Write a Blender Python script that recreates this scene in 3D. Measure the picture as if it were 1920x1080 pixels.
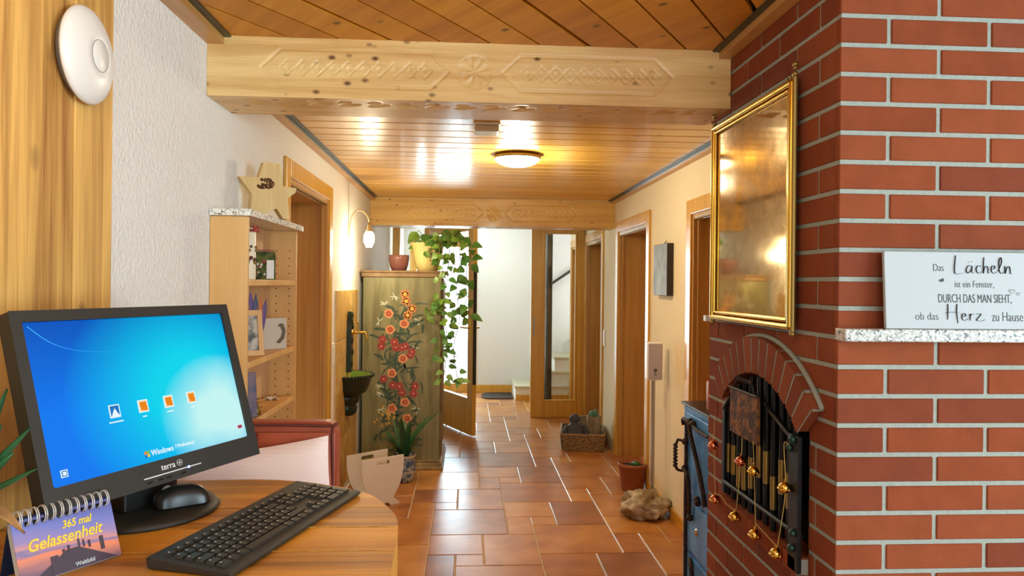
import bpy, math, random
from math import sin, cos, pi, radians as rad, sqrt, atan2
from mathutils import Vector as V, Matrix
from mathutils.geometry import tessellate_polygon
S = bpy.context.scene
for o in list(bpy.data.objects): bpy.data.objects.remove(o)
COL = S.collection
rnd = random.Random(7)

# ------------------------------------------------------------------ camera, world, lights, exposure
F_PX, YAW, ROLL = 1350.0, math.atan(84/1350.0), rad(0.6)
cd = bpy.data.cameras.new('camera'); cam = bpy.data.objects.new('camera', cd); COL.objects.link(cam)
cd.sensor_width = 36; cd.lens = 36*F_PX/1920; cd.shift_y = (531.4-540)/1920; cd.clip_start = .02
fw = V((sin(YAW), cos(YAW), 0)); r0 = V((cos(YAW), -sin(YAW), 0)); u0 = V((0, 0, 1))
cr = r0*cos(ROLL)+u0*sin(ROLL); cu = -r0*sin(ROLL)+u0*cos(ROLL)
cam.matrix_world = Matrix(((cr.x, cu.x, -fw.x, 0), (cr.y, cu.y, -fw.y, 0), (cr.z, cu.z, -fw.z, 1.47), (0, 0, 0, 1)))
S.camera = cam
w = bpy.data.worlds.new('world'); S.world = w; w.use_nodes = True
bg = w.node_tree.nodes['Background']; bg.inputs[0].default_value = (.86, .94, 1, 1); bg.inputs[1].default_value = 4.0
S.view_settings.view_transform = 'Standard'; S.view_settings.look = 'None'
S.view_settings.gamma = 1; S.view_settings.use_curve_mapping = False; S.view_settings.exposure = 0.16

def light(name, kind, loc, power, color, size=.1, sy=None, aim=None):
    l = bpy.data.lights.new(name, kind); l.energy = power; l.color = color
    if kind == 'AREA':
        l.size = size
        if sy: l.shape = 'RECTANGLE'; l.size_y = sy
    elif kind != 'SUN': l.shadow_soft_size = size
    o = bpy.data.objects.new(name, l); COL.objects.link(o); o.location = loc
    if aim: o.rotation_euler = (V(aim)-V(loc)).to_track_quat('-Z', 'Y').to_euler()
    return o
# daylight from the room's window behind the camera, daylight through the glazed hall door, the warm room lamp over the desk
light('window_daylight', 'AREA', (.9, -2.95, 1.55), 22, (.46, .80, 1), 2.5, 1.3, (.9, 3, 1.45))
light('side_window_daylight', 'AREA', (3.15, -.7, 1.5), 92, (.56, .84, 1), 2.4, 1.3, (-.8, 1.2, 1.3))
light('hall_daylight', 'AREA', (-.32, 9.95, 1.2), 60, (.60, .88, 1), .8, 1.8, (-.1, 5, .9))
light('room_lamp', 'POINT', (-.28, .8, 2.14), 6.5, (1, .84, .52), .07)

# ------------------------------------------------------------------ materials
def srgb(r, g, b):
    f = lambda c: (c/255/12.92) if c/255 <= .04045 else ((c/255+.055)/1.055)**2.4
    return (f(r), f(g), f(b), 1)
def nm(name):
    m = bpy.data.materials.new(name); m.use_nodes = True
    return m, m.node_tree.nodes, m.node_tree.links, m.node_tree.nodes['Principled BSDF']
def plain(name, col, rough=.5, metal=0., emit=0, var=.0, vs=30, bump=0., bs=200, coat=0, spec=None):
    m, N, L, p = nm(name)
    if spec is not None: p.inputs['Specular IOR Level'].default_value = spec
    p.inputs['Base Color'].default_value = col; p.inputs['Roughness'].default_value = rough; p.inputs['Metallic'].default_value = metal
    if coat: p.inputs['Coat Weight'].default_value = coat; p.inputs['Coat Roughness'].default_value = .1
    if emit: p.inputs['Emission Color'].default_value = col; p.inputs['Emission Strength'].default_value = emit
    if var or bump:
        tc = N.new('ShaderNodeTexCoord')
    if var:
        n = N.new('ShaderNodeTexNoise'); n.inputs['Scale'].default_value = vs; n.inputs['Detail'].default_value = 6
        L.new(tc.outputs['Object'], n.inputs['Vector'])
        h = N.new('ShaderNodeHueSaturation'); h.inputs['Color'].default_value = col
        mr = N.new('ShaderNodeMapRange'); mr.inputs[1].default_value = .3; mr.inputs[2].default_value = .7; mr.inputs[3].default_value = 1-var; mr.inputs[4].default_value = 1+var
        L.new(n.outputs['Fac'], mr.inputs[0]); L.new(mr.outputs[0], h.inputs['Value']); L.new(h.outputs[0], p.inputs['Base Color'])
    if bump:
        n = N.new('ShaderNodeTexNoise'); n.inputs['Scale'].default_value = bs; n.inputs['Detail'].default_value = 5
        L.new(tc.outputs['Object'], n.inputs['Vector'])
        b = N.new('ShaderNodeBump'); b.inputs['Strength'].default_value = bump; b.inputs['Distance'].default_value = .007 if bump >= 1 else .004
        L.new(n.outputs['Fac'], b.inputs['Height']); L.new(b.outputs[0], p.inputs['Normal'])
    return m
def wood(name, c1, c2, axis=0, rough=.45, knots=0., ks=5., knotcol=(90, 55, 25), gs=1., coat=0., rotz=0., bump=.15, ring=18):
    """fine grain stretched along one axis, broad growth bands, optional dark knots"""
    m, N, L, p = nm(name)
    tc = N.new('ShaderNodeTexCoord'); src = tc.outputs['Object']
    if rotz:
        rm = N.new('ShaderNodeMapping'); rm.inputs['Rotation'].default_value = (0, 0, rotz); L.new(src, rm.inputs[0]); src = rm.outputs[0]
    def stretched(along, across):
        mp = N.new('ShaderNodeMapping'); s = [across]*3; s[axis] = along; mp.inputs['Scale'].default_value = s
        L.new(src, mp.inputs[0]); return mp.outputs[0]
    n1 = N.new('ShaderNodeTexNoise'); n1.inputs['Scale'].default_value = 1; n1.inputs['Detail'].default_value = 5; n1.inputs['Distortion'].default_value = .6
    L.new(stretched(1.2*gs, ring*gs), n1.inputs['Vector'])
    n2 = N.new('ShaderNodeTexNoise'); n2.inputs['Scale'].default_value = 1; n2.inputs['Detail'].default_value = 3
    L.new(stretched(6*gs, 260*gs), n2.inputs['Vector'])
    ad = N.new('ShaderNodeMath'); ad.operation = 'MULTIPLY_ADD'; ad.inputs[1].default_value = .35
    L.new(n2.outputs['Fac'], ad.inputs[0]); L.new(n1.outputs['Fac'], ad.inputs[2])
    cr_ = N.new('ShaderNodeValToRGB'); e = cr_.color_ramp.elements
    e[0].position = .45; e[0].color = c2; e[1].position = .85; e[1].color = c1
    L.new(ad.outputs[0], cr_.inputs[0]); out = cr_.outputs[0]
    if knots:
        vo = N.new('ShaderNodeTexVoronoi'); vo.inputs['Scale'].default_value = 1
        L.new(stretched(ks*.62, ks), vo.inputs['Vector'])
        mr = N.new('ShaderNodeMapRange'); mr.inputs[1].default_value = .5*knots; mr.inputs[2].default_value = 1.5*knots; mr.inputs[3].default_value = 1; mr.inputs[4].default_value = 0
        L.new(vo.outputs['Distance'], mr.inputs[0])
        mx = N.new('ShaderNodeMix'); mx.data_type = 'RGBA'; mx.inputs[7].default_value = srgb(*knotcol)
        L.new(mr.outputs[0], mx.inputs[0]); L.new(out, mx.inputs[6]); out = mx.outputs[2]
    L.new(out, p.inputs['Base Color']); p.inputs['Roughness'].default_value = rough
    if coat: p.inputs['Coat Weight'].default_value = coat; p.inputs['Coat Roughness'].default_value = .12
    b = N.new('ShaderNodeBump'); b.inputs['Strength'].default_value = bump; b.inputs['Distance'].default_value = .002
    L.new(ad.outputs[0], b.inputs['Height']); L.new(b.outputs[0], p.inputs['Normal'])
    return m
def speckle(name, cols, scale, rough=.35):
    m, N, L, p = nm(name); tc = N.new('ShaderNodeTexCoord')
    v = N.new('ShaderNodeTexVoronoi'); v.inputs['Scale'].default_value = scale; L.new(tc.outputs['Object'], v.inputs['Vector'])
    s = N.new('ShaderNodeSeparateColor'); L.new(v.outputs['Color'], s.inputs[0])
    r = N.new('ShaderNodeValToRGB'); r.color_ramp.interpolation = 'CONSTANT'; e = r.color_ramp.elements
    while len(e) < len(cols): e.new(.5)
    for i, (ps, c) in enumerate(cols): e[i].position = ps; e[i].color = srgb(*c)
    L.new(s.outputs[0], r.inputs[0]); L.new(r.outputs[0], p.inputs['Base Color']); p.inputs['Roughness'].default_value = rough
    return m
def crackle(name, base, line, scale, wdt=.035):
    m, N, L, p = nm(name); tc = N.new('ShaderNodeTexCoord')
    n = N.new('ShaderNodeTexNoise'); n.inputs['Scale'].default_value = scale*.6; n.inputs['Detail'].default_value = 4; L.new(tc.outputs['Object'], n.inputs['Vector'])
    mx = N.new('ShaderNodeMix'); mx.data_type = 'VECTOR'; mx.inputs[0].default_value = .035; L.new(tc.outputs['Object'], mx.inputs[4]); L.new(n.outputs['Color'], mx.inputs[5])
    v = N.new('ShaderNodeTexVoronoi'); v.feature = 'DISTANCE_TO_EDGE'; v.inputs['Scale'].default_value = scale; L.new(mx.outputs[1], v.inputs['Vector'])
    r = N.new('ShaderNodeValToRGB'); e = r.color_ramp.elements; e[0].position = wdt*.5; e[0].color = line; e[1].position = wdt*1.6; e[1].color = base
    L.new(v.outputs['Distance'], r.inputs[0]); L.new(r.outputs[0], p.inputs['Base Color']); p.inputs['Roughness'].default_value = .25; return m
def two(name, c1, c2, scale, lo=.4, hi=.6, rough=.5, metal=0., bump=0., sc=(1, 1, 1), dist=0., bd=.01):
    m, N, L, p = nm(name); tc = N.new('ShaderNodeTexCoord'); mp = N.new('ShaderNodeMapping'); mp.inputs['Scale'].default_value = sc
    L.new(tc.outputs['Object'], mp.inputs[0])
    n = N.new('ShaderNodeTexNoise'); n.inputs['Scale'].default_value = scale; n.inputs['Detail'].default_value = 8; n.inputs['Distortion'].default_value = dist
    L.new(mp.outputs[0], n.inputs['Vector'])
    r = N.new('ShaderNodeValToRGB'); e = r.color_ramp.elements; e[0].position = lo; e[0].color = c1; e[1].position = hi; e[1].color = c2
    L.new(n.outputs['Fac'], r.inputs[0]); L.new(r.outputs[0], p.inputs['Base Color']); p.inputs['Roughness'].default_value = rough; p.inputs['Metallic'].default_value = metal
    if bump:
        b = N.new('ShaderNodeBump'); b.inputs['Strength'].default_value = bump; b.inputs['Distance'].default_value = bd
        L.new(n.outputs['Fac'], b.inputs['Height']); L.new(b.outputs[0], p.inputs['Normal'])
    return m
def glow(name, col, strength):
    m, N, L, p = nm(name); e = N.new('ShaderNodeEmission'); e.inputs[0].default_value = col; e.inputs[1].default_value = strength
    L.new(e.outputs[0], N['Material Output'].inputs[0]); return m
def pane(name, tint=(1, 1, 1, 1), refl=.08):
    m, N, L, p = nm(name); t = N.new('ShaderNodeBsdfTransparent'); t.inputs[0].default_value = tint
    g = N.new('ShaderNodeBsdfGlossy'); g.inputs['Roughness'].default_value = .02
    f = N.new('ShaderNodeLayerWeight'); pw = N.new('ShaderNodeMath'); pw.operation = 'POWER'; pw.inputs[1].default_value = 5; L.new(f.outputs['Facing'], pw.inputs[0])
    ma = N.new('ShaderNodeMath'); ma.operation = 'MULTIPLY_ADD'; ma.inputs[1].default_value = .7; ma.inputs[2].default_value = refl*.4; L.new(pw.outputs[0], ma.inputs[0])
    x = N.new('ShaderNodeMixShader'); L.new(ma.outputs[0], x.inputs[0]); L.new(t.outputs[0], x.inputs[1]); L.new(g.outputs[0], x.inputs[2])
    L.new(x.outputs[0], N['Material Output'].inputs[0]); return m

M = {}
M['plaster'] = plain('plaster', srgb(238, 234, 226), .9, bump=1., bs=75, var=.03, vs=70)
M['plaster_warm'] = plain('plaster_warm', srgb(230, 212, 174), .9, bump=.35, bs=140, var=.02, vs=30)
M['hall_white'] = plain('hall_white', srgb(232, 234, 232), .9, bump=.2, bs=120)
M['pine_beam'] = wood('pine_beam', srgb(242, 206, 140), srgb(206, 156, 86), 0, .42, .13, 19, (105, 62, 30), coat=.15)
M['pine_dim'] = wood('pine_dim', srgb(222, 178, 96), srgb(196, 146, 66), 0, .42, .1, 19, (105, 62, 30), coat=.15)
M['pine_ceil'] = [wood('pine_ceil%d' % k, srgb(*a), srgb(*b), 0, .4, .1, 11, (92, 52, 16), rotz=rad(56.1), coat=.04) for k, (a, b) in enumerate([((214, 144, 34), (186, 114, 16)), ((206, 134, 28), (174, 104, 12)), ((222, 154, 42), (194, 122, 20))])]
M['pine_gloss'] = [wood('pine_gloss%d' % k, srgb(*a), srgb(*b), 0, .3, .06, 8., (120, 74, 22), coat=.22, bump=.05) for k, (a, b) in enumerate([((230, 178, 80), (208, 152, 56)), ((222, 170, 72), (200, 144, 50)), ((236, 186, 92), (214, 160, 64))])]
M['pine_old'] = wood('pine_old', srgb(238, 188, 102), srgb(160, 106, 46), 2, .7, .11, 6, (98, 64, 32), bump=.5, ring=24)
M['cornice'] = wood('cornice', srgb(208, 158, 92), srgb(186, 130, 66), 1, .4, coat=.2)
M['groove'] = plain('groove', srgb(46, 54, 44), .35)
M['chrome_strip'] = plain('chrome_strip', srgb(150, 148, 140), .3, .9)
M['door_wood'] = wood('door_wood', srgb(220, 168, 66), srgb(200, 144, 46), 2, .35, coat=.25, bump=.05, ring=30)
M['door_dark'] = wood('door_dark', srgb(192, 146, 80), srgb(170, 122, 58), 2, .4, coat=.2, bump=.05, ring=30)
M['beech'] = wood('beech', srgb(232, 184, 118), srgb(216, 162, 92), 2, .45, bump=.05, ring=14)
M['beech_in'] = wood('beech_in', srgb(216, 176, 128), srgb(196, 152, 104), 2, .5, bump=.05, ring=14)
M['table_wood'] = wood('table_wood', srgb(232, 168, 58), srgb(186, 122, 34), 0, .45, .1, 7, (84, 48, 20), coat=.08, bump=.2, ring=22)
M['table_wood2'] = wood('table_wood2', srgb(222, 160, 62), srgb(150, 98, 34), 0, .45, .1, 6, (84, 48, 20), coat=.08, bump=.2, ring=30)
M['table_edge'] = wood('table_edge', srgb(226, 168, 72), srgb(186, 124, 44), 2, .45, bump=.4, ring=60)
M['star_wood'] = wood('star_wood', srgb(234, 204, 140), srgb(210, 170, 104), 2, .6)
M['mortar'] = plain('mortar', srgb(158, 166, 156), .95, bump=.6, bs=300, var=.08, vs=90)
M['bricks'] = [plain('brick%d' % k, srgb(*c), .9, var=.09, vs=14, bump=.3, bs=120, spec=.12) for k, c in enumerate([(136, 70, 43), (130, 66, 40), (122, 63, 43), (140, 74, 46), (128, 67, 45)])]
M['tiles'] = [two('tile%d' % k, srgb(*a), srgb(*b), 5, .36, .64, .3, bump=.2, bd=.006) for k, (a, b) in enumerate([((178, 114, 58), (202, 140, 76)), ((160, 100, 58), (188, 124, 70)), ((190, 126, 60), (210, 150, 82)), ((144, 92, 62), (172, 112, 72)), ((172, 108, 48), (194, 130, 64))])]
M['grout'] = plain('grout', srgb(206, 188, 158), .8, var=.1)
M['granite'] = speckle('granite', [(0, (190, 190, 182)), (.3, (160, 158, 150)), (.55, (208, 208, 202)), (.74, (120, 118, 110)), (.86, (62, 60, 56)), (.92, (196, 194, 186))], 230)
M['marble'] = two('marble', srgb(246, 240, 226), srgb(240, 232, 216), 20, rough=.3)
M['stone_tread'] = speckle('stone_tread', [(0, (206, 200, 176)), (.4, (190, 184, 160)), (.7, (216, 212, 190))], 300)
M['brass'] = plain('brass', srgb(214, 172, 76), .22, 1.)
M['brass_dull'] = plain('brass_dull', srgb(160, 136, 78), .42, .85)
M['pale_brass'] = plain('pale_brass', srgb(216, 200, 158), .3, .85)
M['copper'] = plain('copper', srgb(214, 128, 92), .2, 1.)
M['gold_bell'] = plain('gold_bell', srgb(226, 184, 90), .2, 1.)
M['iron'] = plain('iron', srgb(26, 26, 28), .45, .5, bump=.3, bs=150)
M['black'] = plain('black', srgb(8, 8, 8), .9)
M['rust_iron'] = two('rust_iron', srgb(40, 34, 30), srgb(90, 58, 38), 60, .45, .7, .6, .4, .4)
M['white_plastic'] = plain('white_plastic', srgb(238, 236, 230), .35)
M['grey_plastic'] = plain('grey_plastic', srgb(120, 116, 112), .4)
M['black_plastic'] = plain('black_plastic', srgb(44, 42, 37), .5, bump=.15, bs=900)
M['black_gloss'] = plain('black_gloss', srgb(30, 28, 26), .3)
M['keycap'] = plain('keycap', srgb(42, 40, 36), .45)
M['key_print'] = plain('key_print', srgb(214, 212, 205), .5)
M['steel'] = plain('steel', srgb(178, 172, 164), .25, 1.)
M['white_board'] = plain('white_board', srgb(226, 218, 206), .45)
M['sign_white'] = plain('sign_white', srgb(182, 192, 196), .9)
M['ink'] = plain('ink', srgb(34, 42, 48), .6)
M['leather'] = plain('leather', srgb(168, 76, 46), .42, var=.1, vs=18, bump=.25, bs=260)
M['burgundy'] = plain('burgundy', srgb(92, 24, 28), .5, var=.1, vs=10)
M['seam'] = plain('seam', srgb(92, 34, 24), .6)
M['terracotta'] = plain('terracotta', srgb(150, 84, 50), .6, var=.08, vs=20)
M['pot_red'] = plain('pot_red', srgb(146, 92, 82), .2, coat=.5)
M['pot_yellow'] = plain('pot_yellow', srgb(242, 218, 142), .35)
M['soil'] = plain('soil', srgb(52, 36, 24), .95, bump=1., bs=120)
M['leaf'] = plain('leaf', srgb(70, 116, 46), .4, var=.35, vs=9)
M['leaf_light'] = plain('leaf_light', srgb(104, 136, 52), .4, var=.3, vs=9)
M['leaf_dark'] = plain('leaf_dark', srgb(44, 92, 52), .35, var=.3, vs=12)
M['leaf_dry'] = plain('leaf_dry', srgb(182, 142, 92), .7, var=.2)
M['stem'] = plain('stem', srgb(120, 108, 58), .6)
M['green_iron'] = plain('green_iron', srgb(34, 48, 38), .28, .3, var=.3, vs=30, bump=.4, bs=60)
M['green_glaze'] = plain('green_glaze', srgb(92, 124, 44), .2, var=.2, vs=10)
M['gold_tile'] = [two('gold_tile%d' % k, srgb(*a), srgb(*b), 6, .35, .65, .3, dist=1.5) for k, (a, b) in enumerate([((196, 148, 70), (230, 192, 116)), ((178, 132, 62), (214, 172, 98)), ((208, 160, 84), (236, 200, 128))])]
M['wardrobe'] = two('wardrobe', srgb(112, 104, 66), srgb(142, 134, 92), 7, .35, .68, .5, bump=.1, sc=(3, 3, .35), dist=.6)
M['wardrobe_trim'] = two('wardrobe_trim', srgb(120, 88, 52), srgb(150, 118, 74), 8, .4, .7, .5)
M['gilt_trim'] = two('gilt_trim', srgb(116, 96, 62), srgb(178, 152, 100), 14, .35, .7, .45, .3)
M['wicker'] = two('wicker', srgb(118, 90, 56), srgb(166, 134, 90), 60, .4, .6, .8, bump=.5)
M['dark_stone'] = plain('dark_stone', srgb(70, 70, 74), .7, var=.25, vs=22, bump=.8, bs=40)
M['rock'] = two('rock', srgb(136, 112, 76), srgb(212, 198, 172), 9, .4, .62, .85, bump=.9, bd=.03)
M['log_bark'] = two('log_bark', srgb(122, 104, 84), srgb(166, 146, 118), 18, .35, .65, .8, sc=(1, 1, .3), bump=.4)
M['cactus'] = plain('cactus', srgb(92, 138, 112), .5, var=.15)
M['blue_paint'] = two('blue_paint', srgb(58, 118, 190), srgb(86, 152, 222), 12, .3, .7, .4, bump=.12)
M['pink_wax'] = two('pink_wax', srgb(196, 116, 120), srgb(222, 176, 152), 14, .35, .65, .4)
M['mat_dark'] = plain('mat_dark', srgb(56, 44, 36), .95, bump=.6, bs=300)
M['steel_dark'] = plain('steel_dark', srgb(62, 60, 56), .4, .6, var=.15)
M['window_white'] = plain('window_white', srgb(236, 238, 238), .5)
M['pane'] = pane('pane')
M['dome'] = glow('dome', (1, .9, .68, 1), 14)
M['bulb'] = glow('bulb', (1, .8, .46, 1), 22)
M['fabric_pink'] = None

# ------------------------------------------------------------------ mesh builder
class MB:
    def __init__(s): s.v = []; s.f = []; s.m = []; s.s = []
    def add(s, vs, fs, mi=0, smooth=False):
        b = len(s.v); s.v += [tuple(p) for p in vs]
        for f in fs: s.f.append([b+i for i in f]); s.m.append(mi); s.s.append(smooth)
        return s
    def box(s, a, b, mi=0, T=None):
        x0, y0, z0 = a; x1, y1, z1 = b
        vs = [V((x, y, z)) for z in (z0, z1) for y in (y0, y1) for x in (x0, x1)]
        if T: vs = [T @ p for p in vs]
        return s.add(vs, [(0, 2, 3, 1), (4, 5, 7, 6), (0, 1, 5, 4), (2, 6, 7, 3), (0, 4, 6, 2), (1, 3, 7, 5)], mi)
    def prism(s, outer, d, T=None, holes=(), mi=0, side_mi=None, smooth=False):
        """2D outline (x,z) with holes, extruded from y=0 to y=d"""
        loops = [outer]+list(holes); flat = [p for l in loops for p in l]
        tris = tessellate_polygon([[V((p[0], p[1], 0)) for p in l] for l in loops]); n = len(flat)
        vs = [V((p[0], 0, p[1])) for p in flat]+[V((p[0], d, p[1])) for p in flat]
        if T: vs = [T @ p for p in vs]
        s.add(vs, [tuple(t) for t in tris]+[tuple(n+i for i in reversed(t)) for t in tris], mi)
        fs = []; o = 0
        for l in loops:
            k = len(l)
            fs += [(o+i, o+(i+1) % k, n+o+(i+1) % k, n+o+i) for i in range(k)]; o += k
        return s.add(vs, fs, mi if side_mi is None else side_mi, smooth)
    def tube(s, pts, r, seg=8, mi=0, caps=True, T=None, flat=1.):
        pts = [V(p) for p in pts]; n = len(pts); rs = r if isinstance(r, (list, tuple)) else [r]*n
        vs = []; up = None
        for i, p in enumerate(pts):
            d = (pts[min(i+1, n-1)]-pts[max(i-1, 0)]).normalized()
            if up is None: up = V((0, 0, 1)) if abs(d.z) < .9 else V((1, 0, 0))
            a = d.cross(up); a = a.normalized() if a.length > 1e-6 else d.orthogonal().normalized()
            b = a.cross(d).normalized(); up = b
            for k in range(seg):
                t = 2*pi*k/seg; q = p+a*cos(t)*rs[i]+b*sin(t)*rs[i]*flat
                vs.append(T @ q if T else q)
        fs = [(i*seg+k, i*seg+(k+1) % seg, (i+1)*seg+(k+1) % seg, (i+1)*seg+k) for i in range(n-1) for k in range(seg)]
        s.add(vs, fs, mi, True)
        if caps: s.add(vs, [tuple(range(seg))[::-1], tuple((n-1)*seg+k for k in range(seg))], mi)
        return s
    def lathe(s, prof, c=(0, 0, 0), seg=32, mi=0, T=None, a0=0, a1=2*pi, sx=1, sy=1, smooth=True, flute=0, nf=0):
        full = abs(a1-a0-2*pi) < 1e-6; ns = seg if full else seg+1; vs = []
        for (r, z) in prof:
            for k in range(ns):
                t = a0+(a1-a0)*k/seg; rr = r*(1+flute*cos(nf*t))
                q = V((c[0]+rr*cos(t)*sx, c[1]+rr*sin(t)*sy, c[2]+z)); vs.append(T @ q if T else q)
        fs = []
        for i in range(len(prof)-1):
            for k in range(seg):
                a, b = i*ns+k, i*ns+(k+1) % ns; fs.append((a, b, b+ns, a+ns))
        return s.add(vs, fs, mi, smooth)
    def ball(s, c, r, seg=16, rings=10, mi=0, sc=(1, 1, 1), T=None):
        vs = []; fs = []
        for i in range(rings+1):
            t = pi*i/rings
            for k in range(seg):
                a = 2*pi*k/seg; q = V((c[0]+r*sc[0]*sin(t)*cos(a), c[1]+r*sc[1]*sin(t)*sin(a), c[2]+r*sc[2]*cos(t)))
                vs.append(T @ q if T else q)
        for i in range(rings):
            for k in range(seg): fs.append((i*seg+k, (i+1)*seg+k, (i+1)*seg+(k+1) % seg, i*seg+(k+1) % seg))
        return s.add(vs, fs, mi, True)
    def grid(s, fn, nu, nv, mi=0, smooth=True, closed_u=False):
        vs = [fn(i/nu, j/nv) for j in range(nv+1) for i in range(nu+1)]
        fs = [(j*(nu+1)+i, j*(nu+1)+i+1, (j+1)*(nu+1)+i+1, (j+1)*(nu+1)+i) for j in range(nv) for i in range(nu)]
        return s.add(vs, fs, mi, smooth)
    def leaf(s, base, d, up, L, W, mi=0, bend=.3, fold=.15, n=6, heart=False):
        d = V(d).normalized(); side = d.cross(V(up)).normalized(); nrm = side.cross(d).normalized(); vs = []
        for i in range(n+1):
            t = i/n
            wd = W*.5*((sin(pi*min(1, t*.86+.14))**.8 if not heart else sin(pi*(t**.62))**.85 + .12*(1-t)) if t < 1 else 0)
            c = V(base)+d*L*t-nrm*bend*L*t*t
            vs += [c-side*wd+nrm*fold*wd, c, c+side*wd+nrm*fold*wd]
        fs = []
        for i in range(n): fs += [(3*i, 3*i+1, 3*i+4, 3*i+3), (3*i+1, 3*i+2, 3*i+5, 3*i+4)]
        return s.add(vs, fs, mi, True)
    def build(s, name, mats, parent=None, local=False, bevel=0, seg=2, solid=0, subsurf=0):
        me = bpy.data.meshes.new(name)
        vs = s.v
        if parent is not None and not local:
            iv = FR[parent.name].inverted(); vs = [iv @ V(p) for p in vs]
        me.from_pydata([tuple(p) for p in vs], [], s.f)
        for m in (mats if isinstance(mats, list) else [mats]): me.materials.append(m)
        me.polygons.foreach_set('material_index', s.m); me.polygons.foreach_set('use_smooth', s.s); me.update()
        o = bpy.data.objects.new(name, me); COL.objects.link(o)
        if parent is not None: o.parent = parent; FR[o.name] = FR[parent.name]
        else: FR[o.name] = Matrix()
        if solid: q = o.modifiers.new('solid', 'SOLIDIFY'); q.thickness = solid; q.offset = 0
        if bevel: q = o.modifiers.new('bevel', 'BEVEL'); q.width = bevel; q.segments = seg; q.limit_method = 'ANGLE'; q.angle_limit = rad(40)
        if subsurf: q = o.modifiers.new('sub', 'SUBSURF'); q.levels = q.render_levels = subsurf
        return o
FR = {}
def TR(loc, rz=0, rx=0, ry=0):
    return Matrix.Translation(V(loc)) @ Matrix.Rotation(rz, 4, 'Z') @ Matrix.Rotation(rx, 4, 'X') @ Matrix.Rotation(ry, 4, 'Y')
def tag(o, label, cat, group=None):
    o['label'] = label; o['category'] = cat
    if group: o['group'] = group
    return o
def thing(name, label, cat, loc=(0, 0, 0), rz=0, rx=0, group=None):
    o = bpy.data.objects.new(name, None); COL.objects.link(o); o.empty_display_size = .05
    o.location = loc; o.rotation_euler = (rx, 0, rz); FR[o.name] = TR(loc, rz, rx)
    return tag(o, label, cat, group)
def struct(o): o['kind'] = 'structure'; return o
def box(name, a, b, mat, parent=None, bevel=0, local=False):
    return MB().box(a, b).build(name, mat, parent, bevel=bevel, local=local)
def text_mesh(txt, size, T, shear=0, offset=0, xs=1., align='CENTER', depth=.0004, spacing=1.):
    """lettering as a thin mesh: returns (verts, faces); the letters run along local x and up local z"""
    c = bpy.data.curves.new('t', 'FONT'); c.body = txt; c.size = size; c.shear = shear; c.offset = offset; c.align_x = align
    c.extrude = depth; c.resolution_u = 4; c.space_character = spacing
    o = bpy.data.objects.new('t', c); COL.objects.link(o)
    dg = bpy.context.evaluated_depsgraph_get(); me = bpy.data.meshes.new_from_object(o.evaluated_get(dg))
    vs = [T @ V((p.co.x*xs, -p.co.z, p.co.y)) for p in me.vertices]; fs = [tuple(p.vertices) for p in me.polygons]
    bpy.data.objects.remove(o); bpy.data.meshes.remove(me); bpy.data.curves.remove(c)
    return vs, fs
def smooth_path(pts, k=6):
    P = [V(p) for p in pts]; out = []
    for i in range(len(P)-1):
        a = P[max(i-1, 0)]; b = P[i]; c = P[i+1]; d = P[min(i+2, len(P)-1)]
        for j in range(k):
            t = j/k; out.append(.5*((2*b)+(c-a)*t+(2*a-5*b+4*c-d)*t*t+(3*b-a-3*c+d)*t**3))
    return out+[P[-1]]

# ------------------------------------------------------------------ setting: floor, walls, ceilings
XL, XR, YP, YF = -.845, 1.30, 7.90, 9.72       # left wall, right wall, glazed partition, far hall wall
ZC, ZF = 2.21, 2.26                           # corridor ceiling, front ceiling
def clip(poly, x0, x1, y0, y1):
    for ax, lim, sg in ((0, x0, 1), (0, x1, -1), (1, y0, 1), (1, y1, -1)):
        out = []
        for i in range(len(poly)):
            a, b = poly[i-1], poly[i]; da, db = sg*(a[ax]-lim), sg*(b[ax]-lim)
            if da*db < 0: t = da/(da-db); out.append((a[0]+(b[0]-a[0])*t, a[1]+(b[1]-a[1])*t))
            if db >= 0: out.append(b)
        poly = out
        if not poly: return []
    return poly
fl = MB(); fl.box((-.85, -3, -.06), (3.2, 9.8, -.004), 0)
mx, my, ox, oy, g = .1529, .1550, .104, 3.748, .0035
tile_kinds = [(0, 0, 2, 3), (2, 1, 3, 3), (1, 5, 2, 2), (-1, 0, 1, 1), (0, 9, 1, 2)]
tr = random.Random(3)
for a in range(-12, 22):
    for b in range(-7, 8):
        for (i, j, wi, hj) in tile_kinds:
            x0 = ox+(i+a)*mx; y0 = oy+(j-6*a+22*b)*my; x1 = x0+wi*mx; y1 = y0+hj*my
            if x1 < XL or x0 > 3.2 or y1 < -1.5 or y0 > 9.75: continue
            q = clip([(x0+g, y0+g), (x1-g, y0+g), (x1-g, y1-g), (x0+g, y1-g)], XL, 3.2, -3, 9.76)
            if len(q) < 3: continue
            k = tr.choice([1, 1, 1, 2, 2, 3, 3, 4, 5, 5]); n = len(q)
            dz = [tr.uniform(-.0006, .0006) for _ in range(n)]
            e = .003; cx_ = sum(p[0] for p in q)/n; cy_ = sum(p[1] for p in q)/n
            ins = [(p[0]-math.copysign(e, p[0]-cx_), p[1]-math.copysign(e, p[1]-cy_)) for p in q]
            vs = [(p[0], p[1], -.006) for p in q]+[(p[0], p[1], -.002) for p in q]+[(p[0], p[1], d) for p, d in zip(ins, dz)]
            fl.add(vs, [(c, (c+1) % n, n+(c+1) % n, n+c) for c in range(n)]+[(n+c, n+(c+1) % n, 2*n+(c+1) % n, 2*n+c) for c in range(n)]+[tuple(range(2*n, 3*n))], k)
struct(fl.build('floor', [M['grout']]+M['tiles']))

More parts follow.
